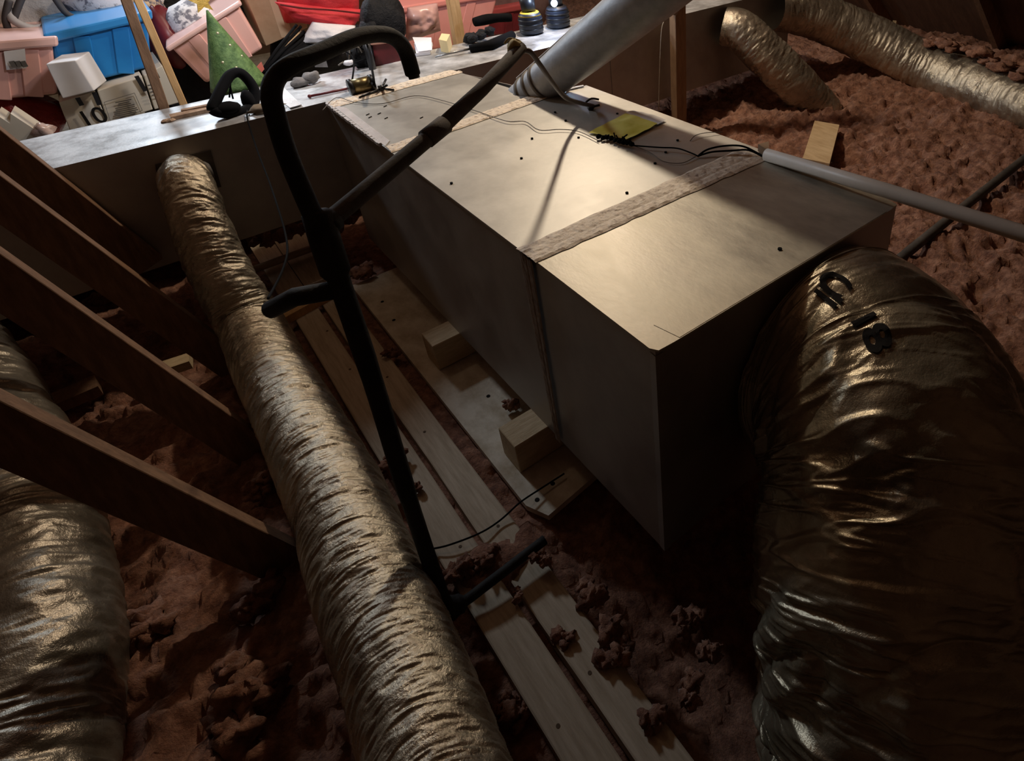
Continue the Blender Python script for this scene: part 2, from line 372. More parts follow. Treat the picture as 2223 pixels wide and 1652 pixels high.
# furnace cabinet
fc = thing('furnace_cabinet', 'middle grey sheet metal furnace cabinet with yellow paper on its flat top', 'furnace', (W/2, .8, 0))
def wavy_top(name, x0, x1a, x1b, y0, y1, par, mt, amp=.0016):
    nx, ny = 48, 48; vs = []; fs = []
    for j in range(ny+1):
        y = y0+(y1-y0)*j/ny; xe = x1a+(x1b-x1a)*j/ny
        for i in range(nx+1):
            x = x0+(xe-x0)*i/nx; e = min(i, nx-i, j, ny-j)/6; e = min(1, e)
            vs.append((x, y, H+amp*e*float(1)*0))
    V = np.array(vs); e = np.minimum(np.minimum(V[:, 0]-x0, max(x1a, x1b)-V[:, 0]), np.minimum(V[:, 1]-y0, y1-V[:, 1]))
    V[:, 2] = H+.002+amp*np.clip(e/.06, 0, 1)*fbm(V[:, 0]*3.5+y0*7, V[:, 1]*3.0, 0, 2)
    for j in range(ny):
        for i in range(nx):
            a = j*(nx+1)+i; fs.append((a, a+1, a+nx+2, a+nx+1))
    n = len(V); vs = [tuple(v) for v in V]+[(x0, y0, H-.003), (x1a, y0, H-.003), (x1b, y1, H-.003), (x0, y1, H-.003)]
    fs += [(n, n+1, nx, 0), (n+2, n+3, ny*(nx+1), ny*(nx+1)+nx), (n+1, n+2, ny*(nx+1)+nx, nx), (n+3, n, 0, ny*(nx+1))]
    return link(name, vs, fs, mt, par, False)
o = wavy_top('top_panel', -.003, W+.012, W+.01, L2+.0, L1+.02, fc, galv)
for pl in o.data.polygons: pl.use_smooth = len(pl.vertices) == 4 and abs(pl.normal.z) > .9
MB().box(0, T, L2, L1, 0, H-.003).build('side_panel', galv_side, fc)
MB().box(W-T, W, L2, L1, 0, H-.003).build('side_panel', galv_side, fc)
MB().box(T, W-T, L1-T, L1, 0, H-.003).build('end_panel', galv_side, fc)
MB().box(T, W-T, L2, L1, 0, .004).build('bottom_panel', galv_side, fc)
screws(fc, [onz(u, v, H+.003) for u, v in [(1132, 344), (980, 398), (1205, 244), (1340, 247), (1361, 419), (1471, 305), (1155, 301), (1256, 299), (1228, 262), (1422, 355), (1445, 331)]], .0038)
# foil tape strips: crinkled
def crinkle_strip(name, q, par, mt, up=(0, 0, 1), nu=110, nv=10, amp=.0022, off=.003):
    # q: p0,p1 (start edge), p2,p3 (end edge): p0-p3 one long side, p1-p2 the other
    q = [Vector(p) for p in q]; up = Vector(up); vs = []; fs = []
    for i in range(nu+1):
        t = i/nu
        for j in range(nv+1):
            s = j/nv; ee = .03*float(vnoise(t*25+q[0].x*9, j*7.3 if j in (0, nv) else .5)) if j in (0, nv) else 0
            p = q[0].lerp(q[3], t).lerp(q[1].lerp(q[2], t), s+ee)
            h = off+amp*(float(fbm(t*55+q[0].y*3, s*7, 2.2, 2))) if 0 < j < nv else .0004
            if j == nv*6//10: h -= .0012
            vs.append(p+up*h)
    for i in range(nu):
        for j in range(nv):
            a = i*(nv+1)+j; fs.append((a, a+1, a+nv+2, a+nv+1))
    return link(name, vs, fs, mt, par, False)
z = H+.003
crinkle_strip('foil_tape', [onz(1121, 541, z), onz(1163, 571, z), onz(1667, 345, z), onz(1608, 322, z)], fc, tape_m)
crinkle_strip('foil_tape', [(-.005, L2+.035, H-.001), (-.005, L2-.018, H-.001), (-.006, L2-.012, .004), (-.006, L2+.012, .004)], fc, mat('dull_foil_tape', (.20, .14, .11), (.34, .25, .19), 40, .5, .3, .6, 80, bdist=.003), up=(-1, 0, 0), nu=60, amp=.001, off=.002)
# coil plenum, tapering away
cp = thing('coil_plenum', 'far tapering metal coil box between furnace cabinet and supply trunk', 'coil box', (.3, 1.45, 0))
XR1, XR0 = .60, .475
MB().prism([(-.002, L1+.02, H-.001), (XR1, L1+.02, H-.001), (.53, L1+.10, H-.001), (XR0, L0, H-.001), (-.002, L0, H-.001)], (0, 0, .003)).build('top_panel', galv, cp)
MB().box(0, T, L1, L0, 0.0, H-.002).build('side_panel', galv_side, cp)
MB().slab([(XR1, L1, .0), (XR0, L0, .0), (XR0-.004, L0, .0), (XR1-.004, L1, .0)], (0, 0, H-.002)).build('side_panel', galv_side, cp)
MB().box(T, .47, L1, L0, 0, .004).build('bottom_panel', galv_side, cp)
crinkle_strip('foil_tape', [onz(838, 318, z), onz(850, 332, z), onz(1190, 212, z), onz(1150, 208, z)], cp, tape_m)
crinkle_strip('foil_tape', [onz(712, 222, z), onz(722, 235, z), onz(1005, 157, z), onz(975, 153, z)], cp, tape_m, amp=.003)
b = MB(); q = [onz(718, 226, z), onz(836, 318, z), onz(846, 306, z), onz(752, 235, z)]; b.slab(q[::-1], (0, 0, .0015)); b.build('seam_flange', tape_l, cp)
b = MB()
for i in range(40):     # torn bright folded seam
    t = i/40; a = Vector((-.004, L1+.03+(L0-L1-.06)*t, H+.001)); b.box(a.x-.004-.002*random.random(), a.x+.004, a.y, a.y+.012, H-.004, H+.004+.003*random.random())
b.build('folded_seam', tape_l, cp)
for u, v in [(820, 248), (835, 258), (800, 256), (912, 257), (833, 232), (795, 250)]:
    p = onz(u, v, z); MB().beam(p, p+Vector((.012, .006, .0)), .003, .002).build('metal_shaving', blackr, cp)
# supply trunk
st = thing('supply_trunk', 'long galvanised trunk duct crossing behind the box from left to right', 'duct', (0, 1.92, .16))
YB = 2.10; ZB = .162
NX = 70
def trunk_top():
    vs = []; fs = []; ny = 16; xs = np.linspace(-1.6, 2.5, NX+1); ys = np.linspace(L0, YB, ny+1)
    X, Y = np.meshgrid(xs, ys); Z = H+.004+.003*fbm(X*6, Y*6, 0, 3)
    Z[0] = H; Z[-1] = H
    vs = np.stack([X, Y, Z], -1).reshape(-1, 3).tolist()
    for j in range(ny):
        for i in range(NX): a = j*(NX+1)+i; fs.append((a, a+1, a+NX+2, a+NX+1))
    o = link('top_panel', vs, fs, galv_trunk, st, True); return o
trunk_top()
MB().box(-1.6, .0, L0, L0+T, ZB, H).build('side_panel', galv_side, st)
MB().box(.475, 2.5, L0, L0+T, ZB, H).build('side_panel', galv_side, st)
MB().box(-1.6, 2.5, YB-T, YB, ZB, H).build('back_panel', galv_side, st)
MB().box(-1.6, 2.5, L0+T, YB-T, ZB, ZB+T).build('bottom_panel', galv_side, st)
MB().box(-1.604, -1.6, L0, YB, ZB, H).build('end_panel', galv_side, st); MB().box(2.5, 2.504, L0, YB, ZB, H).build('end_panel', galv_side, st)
MB().box(1.225, 1.275, L0-.003, L0, ZB, H-.06).build('joint_cleat', galv_side, st)
MB().prism([onz(630, 235, H+.006), onz(655, 228, H+.006), onz(600, 175, H+.006), onz(570, 190, H+.006)], (0, 0, .002)).build('foil_patch', tape_l, st)
# collar plate behind duct A
b = MB(); q = [ony(337, 357, L0-.002), ony(457, 326, L0-.002), ony(480, 405, L0-.002), ony(345, 430, L0-.002)]; b.slab(q, (0, -.004, 0)); b.build('collar_plate', mat('dark_collar', (.09, .075, .06), None, rough=.6, metal=.5), st)

# ---------------------------------------------------------------- flexible ducts
def flex(name, label, P, R, mt, nseg=420, nth=96, crink=.006, fs=60, dents=.01, group=None, extra=None, skew=0.0, seed=0, folds=0):
    path = spline(P, 40); rad_t = np.linspace(0, 1, len(R)); k = len(path)
    A = np.array([list(p) for p in path]); seg = np.linalg.norm(np.diff(A, axis=0), axis=1); s = np.concatenate([[0], np.cumsum(seg)]); Ltot = s[-1]
    S = np.linspace(0, Ltot, nseg); C = np.stack([np.interp(S, s, A[:, i]) for i in range(3)], -1)
    fr = frames([Vector(c) for c in C]); N = np.array([list(a) for a, _ in fr]); B = np.array([list(b_) for _, b_ in fr])
    th = np.linspace(0, 2*math.pi, nth, endpoint=False)
    SS, TH = np.meshgrid(S, th, indexing='ij')
    par = s[(np.linspace(0, len(path)-1, len(P))).astype(int)]
    r = np.interp(SS, np.interp(rad_t, np.linspace(0, 1, len(P)), par), R)
    ct, sn = np.cos(TH), np.sin(TH)
    ph = SS+skew*ct
    w1 = fbm(ph*fs+seed, ct*1.6+3, sn*1.6, 3)
    w2 = fbm(ph*fs*.35+seed+40, ct*1.2, sn*1.2+9, 2)
    w3 = fbm(SS*6+seed, ct*1.3+7, sn*1.3, 3)
    disp = -crink*(np.abs(w1)*1.6)-crink*1.3*np.abs(w2)+dents*w3
    if folds:
        w4 = fbm(ph*fs*.34+seed+11+1.3*ct, ct*1.0+2, sn*1.0, 2); disp = disp-folds*np.clip(1-np.abs(w4)*5, 0, 1)
    fade = np.clip(SS/.05, 0, 1)*((.3+.7*np.clip((SS-.16)/.2, 0, 1)) if folds else 1)
    if folds:
        w5 = fbm(ph*fs*1.5+seed+7-1.5*ct, ct*1.1+5, sn*1.1, 2); disp = disp+.007*np.clip(1-np.abs(w5)*7, 0, 1)
        w6 = fbm(ph*fs*3+seed+9+2*sn, ct*2+5, sn*2, 2); disp = disp+.003*np.clip(1-np.abs(w6)*6, 0, 1)
    rr = r+disp*fade
    V = C[:, None, :]+N[:, None, :]*(rr*ct)[..., None]+B[:, None, :]*(rr*sn)[..., None]
    i = np.arange(nseg-1)[:, None]*nth; j = np.arange(nth)[None]; j2 = (j+1) % nth
    Fq = np.stack([i+j, i+j2, i+nth+j2, i+nth+j], -1).reshape(-1, 4)
    root = thing(name, label, 'duct', P[0], group)
    o = link('foil_jacket', V.reshape(-1, 3).tolist(), Fq.tolist(), mt, root, True)
    def surf(sv, tv, off=.002):
        fi = float(np.clip(sv/Ltot*(nseg-1), 0, nseg-1.001)); i = int(fi); fi -= i; fj = (tv % (2*math.pi))/(2*math.pi)*nth; j = int(fj) % nth; fj -= int(fj); j2 = (j+1) % nth
        q_ = (rr[i, j]*(1-fi)+rr[i+1, j]*fi)*(1-fj)+(rr[i, j2]*(1-fi)+rr[i+1, j2]*fi)*fj; c_ = C[i]*(1-fi)+C[i+1]*fi; n_ = N[i]*(1-fi)+N[i+1]*fi; b_ = B[i]*(1-fi)+B[i+1]*fi
        return Vector(c_+(n_*math.cos(tv)+b_*math.sin(tv))*(q_+off))
    return root, surf, Ltot, (C, N, B, rr, S, th)

# duct A: from the trunk face down the left of the picture
PA = [Vector((-.452, 1.735, .43)), ony(400, 385, 1.665), ony(415, 430, 1.60), ony(440, 500, 1.54), ony(484, 600, 1.47)]+[onz(u, v, z) for u, v, z in [(541, 700, .055), (588, 800, .03), (642, 900, .02), (692, 1000, .02), (742, 1100, .02), (776, 1200, .02), (812, 1300, .02), (856, 1400, .02), (893, 1500, .02), (925, 1600, .02), (965, 1720, .02), (1060, 2000, .02)]]
dA, sA, LA, _ = flex('flex_duct', 'long crinkled silver foil flex duct running down beside the floor boards', PA, [.055, .070, .076, .080, .086, .092, .094, .098, .101, .103, .104]+[.105]*7, foil, 1500, 120, .0055, 75, .003, skew=.05)
MB().tube([(-.452, 1.74, .44), (-.455, 1.715, .42)], .062, 24).build('collar', galv_side, dA, True)
# duct B: far left, partly out of frame
PB = [onz(u, v, z) for u, v, z in [(-190, 640, .05), (-120, 760, .05), (-50, 900, .04), (10, 1050, .02), (55, 1250, .0), (65, 1450, -.02), (30, 1680, -.05), (-60, 2100, -.06)]]
flex('flex_duct', 'foil flex duct at the left edge of the picture behind the braces', PB, [.14, .145, .15, .15, .15, .15, .15, .15], foil_grey, 620, 110, .008, 38, .008, seed=5)
# big duct on the near end of the box
PC = [Vector(p) for p in [(.45, .0, .285), (.45, -.06, .29), (.42, -.16, .30), (.345, -.27, .27), (.25, -.36, .15), (.19, -.43, -.02), (.16, -.47, -.25), (.15, -.5, -.36)]]
dC, sC, LC, _ = flex('large_flex_duct', 'very large brown foil flex duct on the end of the box, printed 18', PC, [.235, .262, .250, .265, .265, .265, .265, .265], foil_big, 620, 300, .013, 22, .012, skew=.06, seed=21, folds=.02)
MB().tube([(.45, .004, .285), (.45, -.03, .287)], .225, 40).build('collar', galv_side, dC, True)
# duct D: short one upper right diving into the insulation, duct E: long one at far right
PD = [Vector(p) for p in [(1.97, 1.735, .44), (2.02, 1.66, .42), (2.10, 1.55, .30), (2.20, 1.44, .16), (2.33, 1.36, .0), (2.42, 1.3, -.12)]]
dD, _, _, _ = flex('flex_duct', 'short tan foil flex duct from the trunk diving into the insulation', PD, [.095, .108, .115, .115, .11, .10], foil, 300, 96, .006, 40, .006, seed=3)
PE = [Vector(p) for p in [(2.35, 1.735, .46), (2.6, 1.66, .40), (2.85, 1.45, .26), (2.98, 1.1, .12), (2.92, .75, .09), (2.80, .4, .09), (2.62, -.1, .09)]]
dE, _, _, _ = flex('flex_duct', 'long shiny foil flex duct across the top right, half buried in insulation', PE, [.11, .13, .135, .135, .135, .135, .135], foil, 520, 96, .006, 40, .006, seed=9)

# ---------------------------------------------------------------- text helper
def text_mesh(body, size=1.0, thick=0.0, sub=0):
    c = bpy.data.curves.new('t', 'FONT'); c.body = body; c.size = size; c.align_x = 'CENTER'; c.align_y = 'CENTER'; c.offset = thick
    o = bpy.data.objects.new('t', c); COL.objects.link(o); dg = bpy.context.evaluated_depsgraph_get(); dg.update()
    me = bpy.data.meshes.new_from_object(o.evaluated_get(dg)); bpy.data.objects.remove(o)
    if sub:
        bm = bmesh.new(); bm.from_mesh(me); bmesh.ops.triangulate(bm, faces=bm.faces[:])
        for _ in range(sub):
            L_ = [e for e in bm.edges if e.calc_length() > .005]
            if L_: bmesh.ops.subdivide_edges(bm, edges=L_, cuts=1)
            bmesh.ops.triangulate(bm, faces=bm.faces[:])
        bm.to_mesh(me); bm.free()
    vs = [tuple(v.co) for v in me.vertices]; fs = [tuple(p.vertices) for p in me.polygons]; return vs, fs
def text_on(name, body, size, O, ex, ey, par, mt=None, thick=0.0):
    vs, fs = text_mesh(body, size, thick); O, ex, ey = Vector(O), Vector(ex).normalized(), Vector(ey).normalized()
    return link(name, [O+ex*v[0]+ey*v[1] for v in vs], fs, mt or ink, par)

# ---------------------------------------------------------------- pipe frame
pf = thing('foam_pipe', 'tall black foam-covered pipe with curved top, tee and slanting side pipe', 'pipe', (-.396, .238, -.07))
RP = .0185
foot = Vector((-.396, .238, -.068)); tee = dep(699, 500, 1.07)
leg = [foot, foot.lerp(tee, .33)+Vector((-.002, -.004, 0)), foot.lerp(tee, .66)+Vector((.002, -.004, 0)), tee]
MB().tube(spline(leg, 8), [.0155]*9+[.0175]*8+[.0185]*8, 16).build('lower_tube', blackfoam, pf, True)
arch = [dep(695, 500, 1.06), dep(663, 430, 1.05), dep(622, 330, 1.03), dep(598, 250, 1.02), dep(589, 205, 1.02), dep(600, 168, 1.03), dep(634, 140, 1.04), dep(700, 112, 1.09), dep(770, 82, 1.16), dep(820, 74, 1.22), dep(856, 82, 1.27), dep(880, 110, 1.32), dep(896, 160, 1.36)]
MB().tube(spline(arch, 6), .0160, 16).build('curved_tube', blackfoam, pf, True)
MB().tube([dep(896, 158, 1.36), dep(900, 170, 1.365)], .012, 12).build('tube_end', blackp, pf, True)
b = MB(); d = (tee-foot).normalized()
b.tube([tee-d*.085, tee-d*.075, tee-d*.02, tee+d*.03, tee+d*.035], [.019, .025, .0255, .024, .018], 16); b.build('tee_joint', blackfoam, pf, True)
side = [dep(699, 492, 1.07), dep(760, 442, 1.12), dep(860, 358, 1.20), dep(935, 295, 1.27)]
b = MB(); b.tube(spline(side, 5), .0165, 16); b.build('side_tube', greyfoam, pf, True)
b = MB(); b.tube([dep(699, 495, 1.07), dep(722, 474, 1.09)], .0225, 16); b.build('tee_branch', blackfoam, pf, True)
b = MB(); b.tube([dep(925, 302, 1.26), dep(965, 270, 1.295)], .0195, 16); b.build('coupling', greyfoam, pf, True)
b = MB(); b.tube([dep(960, 274, 1.29), dep(1045, 195, 1.38), dep(1132, 102, 1.49)], [.0165, .0155, .0145], 16); b.build('upper_side_tube', greyfoam, pf, True)
br = foot.lerp(tee, .87); b = MB(); b.tube([br, dep(640, 645, 1.09), dep(588, 672, 1.13)], .0165, 14); b.build('branch_tube', blackfoam, pf, True)
b = MB(); b.tube(spline([foot+Vector((0, 0, .012)), foot+Vector((.03, -.008, -.004)), Vector((-.30, .226, -.066)), Vector((-.16, .228, -.062))], 5), [.02]*6+[.011]*10, 12); b.build('base_tube', blackfoam, pf, True)
b = MB(); b.ball(foot+Vector((.005, -.005, 0)), (.028, .026, .022), 12); b.build('base_elbow', blackfoam, pf, True)
b = MB(); b.tube(spline([dep(1128, 110, 1.49), dep(1150, 112, 1.5), dep(1172, 140, 1.56), dep(1200, 180, 1.68), dep(1228, 212, 1.82), dep(1262, 224, 1.93), onz(1288, 230, H+.012)], 6), .0065, 10)
o = b.build('rubber_hose', mat('hose', (.11, .09, .085), (.17, .14, .13), 10, .5), smooth=True); tag(o, 'thin grey hose curving from the side pipe end down to the furnace top', 'hose')
b = MB(); c = dep(1118, 100, 1.48)
b.ball(c, (.02, .018, .016), 12, .5, 4); b.tube(spline([dep(1095, 95, 1.48), dep(1105, 84, 1.48), dep(1125, 88, 1.48), dep(1138, 100, 1.48)], 5), .003, 6)
o = b.build('rag_wrap', mat('yellowed_rag', (.45, .36, .16), (.6, .52, .3), 30, .8), smooth=True); tag(o, 'yellowed wrap on the end of the slanting side pipe', 'wrap')

# strap loop with cable, resting on the trunk
kl = thing('black_strap_loop', 'black plastic loop clamp standing on the trunk duct beside the foam pipe', 'clamp', onz(510, 240, H))
zz = 1.87
pts = [ony(u, v, y) for u, v, y in [(462, 238, 1.80), (470, 215, 1.82), (485, 185, 1.85), (500, 163, 1.87), (520, 158, 1.88), (540, 175, 1.88), (553, 200, 1.87), (548, 228, 1.85), (525, 242, 1.82), (490, 246, 1.80)]]
MB().tube(spline(pts, 6, True)+[spline(pts, 6, True)[0]], .0165, 10).build('loop', blackr, kl, True)
b = MB(); b.ball(ony(490, 236, 1.81), (.045, .03, .022), 12); b.ball(ony(540, 220, 1.86), (.022, .03, .04), 12); b.build('grip', blackr, kl, True)
b = MB(); b.tube(spline([ony(498, 212, 1.86), ony(500, 180, 1.87), ony(497, 175, 1.87), ony(506, 215, 1.85)], 4), .003, 6); b.build('wire_bail', blackr, kl, True)
cab = [ony(537, 240, 1.80), ony(538, 262, 1.725), dep(560, 330, 1.95), dep(583, 390, 1.85), dep(600, 440, 1.75), dep(618, 500, 1.65), dep(624, 545, 1.55), dep(614, 585, 1.45), dep(597, 620, 1.35), dep(582, 648, 1.2)]
o = MB().tube(spline(cab, 6), .0026, 6).build('hanging_cable', blackr, smooth=True); tag(o, 'thin black cable hanging from the trunk and looping down to the branch pipe', 'cable')
cb = [onz(935, 1192, -.09), onz(975, 1183, -.085), onz(1040, 1158, -.085), onz(1085, 1130, -.09), onz(1130, 1090, -.08), onz(1175, 1060, -.085), onz(1225, 1028, -.088)]
o = MB().tube(spline(cb, 6), .0022, 6).build('floor_cable', blackr, smooth=True); tag(o, 'thin black cable lying across the floor boards near the pipe base', 'cable')

# ---------------------------------------------------------------- braces (truss webs)
def web(y, a, b_, label, w=.089):
    A = ony(*a, y); B = ony(*b_, y); d = (B-A).normalized(); A = A-d*.9; B = B+d*.25
    n = Vector((-d.z, 0, d.x)); n = n if n.x > 0 else -n     # points right and up: the lit edge
    q = [B-n*w, B, A, A-n*w]
    o = thing('truss_brace', label, 'brace', (B.x, y, B.z), 'slanting dark truss braces at the left')
    MB().slab([p for p in q], (0, .038, 0)).build('timber', darkwood, o, bevel=.0015)
web(1.69, (30, 305), (200, 440), 'slanting dark brace nearest the supply trunk, its top crossing the trunk end')
web(1.45, (0, 380), (430, 700), 'slanting dark brace second from the supply trunk')
web(1.02, (0, 550), (590, 965), 'slanting dark brace third from the trunk, meeting the middle of the flex duct')
web(.60, (0, 870), (655, 1195), 'slanting dark brace lowest in the picture, crossing the left edge foil duct')

studm = mat('brown_stud', (.26, .15, .08), (.36, .22, .12), 12, .8, 0, .3, 40, stretch=(5, 5, 1))
# ---------------------------------------------------------------- posts
def post(name, label, base, top, w, d, m):
    base, top = Vector(base), Vector(top)
    b = MB(); b.hexa([base+Vector(p) for p in [(0, 0, 0), (w, 0, 0), (w, d, 0), (0, d, 0)]], [top+Vector(p) for p in [(0, 0, 0), (w, 0, 0), (w, d, 0), (0, d, 0)]])
    o = b.build(name, m, bevel=.002); tag(o, label, 'post'); return o
def up(p, q, s): return p+(q-p)*s
p = ony(352, 255, 2.115); q = ony(262, 0, 2.115); post('wood_post', 'dark brown upright stud behind the trunk in front of the blue tote', p-(q-p)*1.1, up(p, q, 2.2), .030, .022, darkwood)
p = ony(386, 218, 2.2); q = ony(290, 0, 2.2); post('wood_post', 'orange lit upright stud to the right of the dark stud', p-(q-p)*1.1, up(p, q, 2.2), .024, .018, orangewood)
post('wood_post', 'wooden stud standing in front of the right end of the trunk', (1.535, 1.63, -.1), (1.54, 1.63, 1.3), .066, .045, studm)
post('wood_post', 'pale wood batten standing behind the trunk near the black tools', ony(978, 82, 2.3)-Vector((0, 0, .6)), ony(965, -60, 2.3), .05, .04, orangewood)
wirem = mat('grey_wire', (.12, .10, .08), None, rough=.6)
# round metal vent duct
vd = thing('round_vent', 'round galvanised vent pipe slanting up beside the box', 'vent', (.6, 1.35, .45))
a = dep(1150, 205, 2.20); c = dep(1425, -20, 1.78); aa = a-(c-a)*.25
MB().tube([aa, a, a.lerp(c, .5), c, c+(c-a)*1.2], [.058, .062, .074, .08, .083], 40).build('pipe', galv_pipe, vd, True)
for t in (.0, .07, .14): p = a.lerp(c, t); dd = (c-a).normalized(); MB().tube([p, p+dd*.012], .066+t*.03, 40).build('crimp_ring', wirem, vd, True)
MB().tube([a+UP*.055-RX*.045, c+UP*.066-RX*.045], .004, 6).build('seam', galv_side, vd)
# pvc pipe
p0 = onz(1664, 336, H+.016); p1 = dep(2290, 532, 1.16)
o = thing('pvc_pipe', 'off-white plastic pipe running from the box corner to the right edge', 'pipe', p0)
MB().tube([p0, p0.lerp(p1, .5)+Vector((0, 0, .004)), p1+(p1-p0)*1.2], .0165, 24).build('pipe', pvcm, o, True)
text_m = mat('faded_print', (.33, .30, .30), None, rough=.6)
# dark pipe on the right insulation
o = MB().tube([onz(1900, 605, -.03), onz(2085, 455, .02), onz(2300, 285, .05)], .018, 14).build('dark_pipe', greyfoam, smooth=True); tag(o, 'dark foam pipe lying across the insulation on the right under the white pipe', 'pipe')
# scrap wood on insulation
A_ = onz(1742, 350, .03); B_ = onz(1800, 362, .03); D_ = onz(1768, 268, .07); q = [A_, B_, B_+(D_-A_), D_]
o = MB().slab(q, (.0, .0, .015)).build('wood_shingle', mat('shingle', (.45, .30, .15), (.60, .43, .24), 8, .8, 0, .3, 40, stretch=(6, 1, 1))); tag(o, 'square scrap of raw wood lying on the insulation beside the white pipe', 'wood scrap')
b = MB(); b.tube(spline([ony(1470, -60, 1.66), ony(1465, 0, 1.65), ony(1462, 15, 1.64)], 3), .012, 8)
b.ball(ony(1463, 20, 1.63), (.02, .02, .025), 10, .8, 3); b.tube(spline([ony(1461, 30, 1.63), ony(1440, 50, 1.63), ony(1434, 110, 1.63), ony(1430, 240, 1.63)], 6), .003, 6)
o = b.build('knotted_rope', mat('rope', (.30, .24, .18), (.42, .35, .27), 60, .9, 0, .5, 200), smooth=True); tag(o, 'knotted rope hanging by the wooden stud, its cord trailing down', 'rope')
b = MB(); b.beam(ony(1962, -60, 1.9), ony(1940, 72, 1.9), .03, .03); o = b.build('wood_strip', woodm); tag(o, 'thin wooden strip hanging in the dark at the top right', 'wood strip')
c = onz(2150, 765, -.02); b = MB(); b.ball(c, (.05, .035, .02), 14, .9, 8); o = b.build('foil_scrap', foil, smooth=True); tag(o, 'crumpled foil scrap on the insulation right of the large duct', 'scrap')
q = [onz(2160, 830, .02), onz(2223, 860, .02), onz(2290, 960, .02), onz(2215, 895, .02)]; o = MB().slab(q, (0, 0, .01)).build('wood_scrap', woodm); tag(o, 'flat wood scrap at the right edge behind the large duct', 'wood scrap')

# ---------------------------------------------------------------- on the furnace top
z1 = H+.0045
yl = thing('yellow_notice', 'crumpled yellow and white paper notice lying on the furnace top', 'paper', onz(1365, 275, z1))
def sheet(name, q, mt, par, nu=18, nv=12, amp=.004, zo=.004, seed=0):
    q = [Vector(p) for p in q]; vs = []; fs = []
    for i in range(nu+1):
        for j in range(nv+1):
            p = q[0].lerp(q[1], i/nu).lerp(q[3].lerp(q[2], i/nu), j/nv)
            vs.append(p+Vector((0, 0, zo+amp*float(fbm(p.x*22+seed, p.y*22, 0, 2)))))
    for i in range(nu):
        for j in range(nv): a = i*(nv+1)+j; fs.append((a, a+nv+1, a+nv+2, a+1))
    return link(name, vs, fs, mt, par, False)
sheet('yellow_area', [onz(1278, 290, z1), onz(1360, 306, z1), onz(1428, 272, z1), onz(1358, 248, z1)], yellowp, yl)
sheet('white_area', [onz(1358, 248, z1), onz(1428, 272, z1), onz(1446, 262, z1), onz(1378, 242, z1)], whitep, yl, seed=5)
wb = thing('wire_bundle', 'tangled black wires and connectors in front of the yellow notice', 'wires', onz(1360, 310, z1))
b = MB()
for i in range(9):
    c = onz(1300+i*9, 294+i*2.6+random.uniform(-3, 3), z1+.008); b.ball(c, (.009, .006, .007), 8, .6, i)
for i in range(8):
    c = onz(1335+i*6, 298+i*2.4, z1+.006); e = c+Vector((random.uniform(-.02, .02), random.uniform(-.02, .02), random.uniform(.005, .022))); b.tube([c, e], .0022, 5)
b.build('tape_wad', blackr, wb)
def wire(par, pts, r, mt, name='wire'): return MB().tube(spline(pts, 6), r, 6).build(name, mt, par, True)
wire(wb, [onz(1375, 316, z1+.006), onz(1430, 320, z1+.006), onz(1470, 322, z1+.008), onz(1500, 332, z1+.005), onz(1515, 339, z1+.003)], .0022, blackr)
wire(wb, [onz(1515, 339, z1+.003), onz(1535, 325, z1+.012), onz(1570, 317, z1+.02), onz(1610, 317, z1+.02), onz(1640, 330, z1+.012), onz(1662, 344, z1+.004)], .0028, blackr)
wire(wb, [onz(1515, 339, z1+.003), onz(1545, 330, z1+.008), onz(1590, 327, z1+.01), onz(1625, 326, z1+.012), onz(1660, 342, z1+.006)], .0028, blackr)
wirem = mat('grey_wire', (.12, .10, .08), None, rough=.6)
wire(wb, [onz(1375, 316, z1+.004), onz(1410, 330, z1+.001), onz(1440, 350, z1+.001), onz(1480, 354, z1+.001), onz(1510, 340, z1+.002)], .0011, wirem)
wire(wb, [onz(1498, 306, z1), onz(1510, 294, z1+.004), onz(1535, 288, z1+.006), onz(1570, 287, z1+.002)], .0011, wirem)
lw = wire(None, [onz(700, 240, z1+.004), onz(730, 212, z1+.01), onz(770, 222, z1+.003), onz(830, 225, z1+.002), onz(900, 208, z1+.003), onz(960, 218, z1+.004), onz(1040, 243, z1+.004), onz(1100, 263, z1+.004), onz(1140, 264, z1+.004), onz(1170, 282, z1+.004), onz(1215, 281, z1+.004), onz(1255, 285, z1+.004), onz(1300, 306, z1+.004)], .0013, wirem, 'long_thin_wire')
tag(lw, 'long thin wire wandering across the box tops to the black wire bundle', 'wire')
b = MB(); b.prism([onz(1645, 328, z1), onz(1668, 322, z1), onz(1668, 343, z1)], (0, 0, .02)); b.build
o = b.build('corner_bracket', mat('brown_bracket', (.22, .13, .07), None, rough=.6)); tag(o, 'small brown bracket at the end of the foil tape by the white pipe', 'bracket')
o = thing('hose_clip', 'black clip where the grey hose ends on the furnace top', 'clip', onz(1283, 234, z1))
MB().tube(spline([onz(1272, 222, z1+.004), onz(1284, 214, z1+.01), onz(1300, 216, z1+.003)], 4), .0035, 6).build('wire_hook', blackp, o, True)
MB().ball(onz(1283, 234, z1+.004), (.012, .01, .008), 8, .6).build('clip_body', blackp, o, True)
MB().tube(spline([onz(1285, 232, z1+.006), onz(1302, 228, z1+.01)], 3), .004, 6).build('clip_arm', blackp, o, True)
b = MB(); q = [onz(1228, 197, z1), onz(1268, 188, z1), onz(1266, 186, z1), onz(1227, 194, z1)]; b.slab(q, (0, 0, .003)); o = b.build('bright_metal_strip', tape_l); tag(o, 'short bright metal strip at the far right corner of the furnace', 'metal strip')

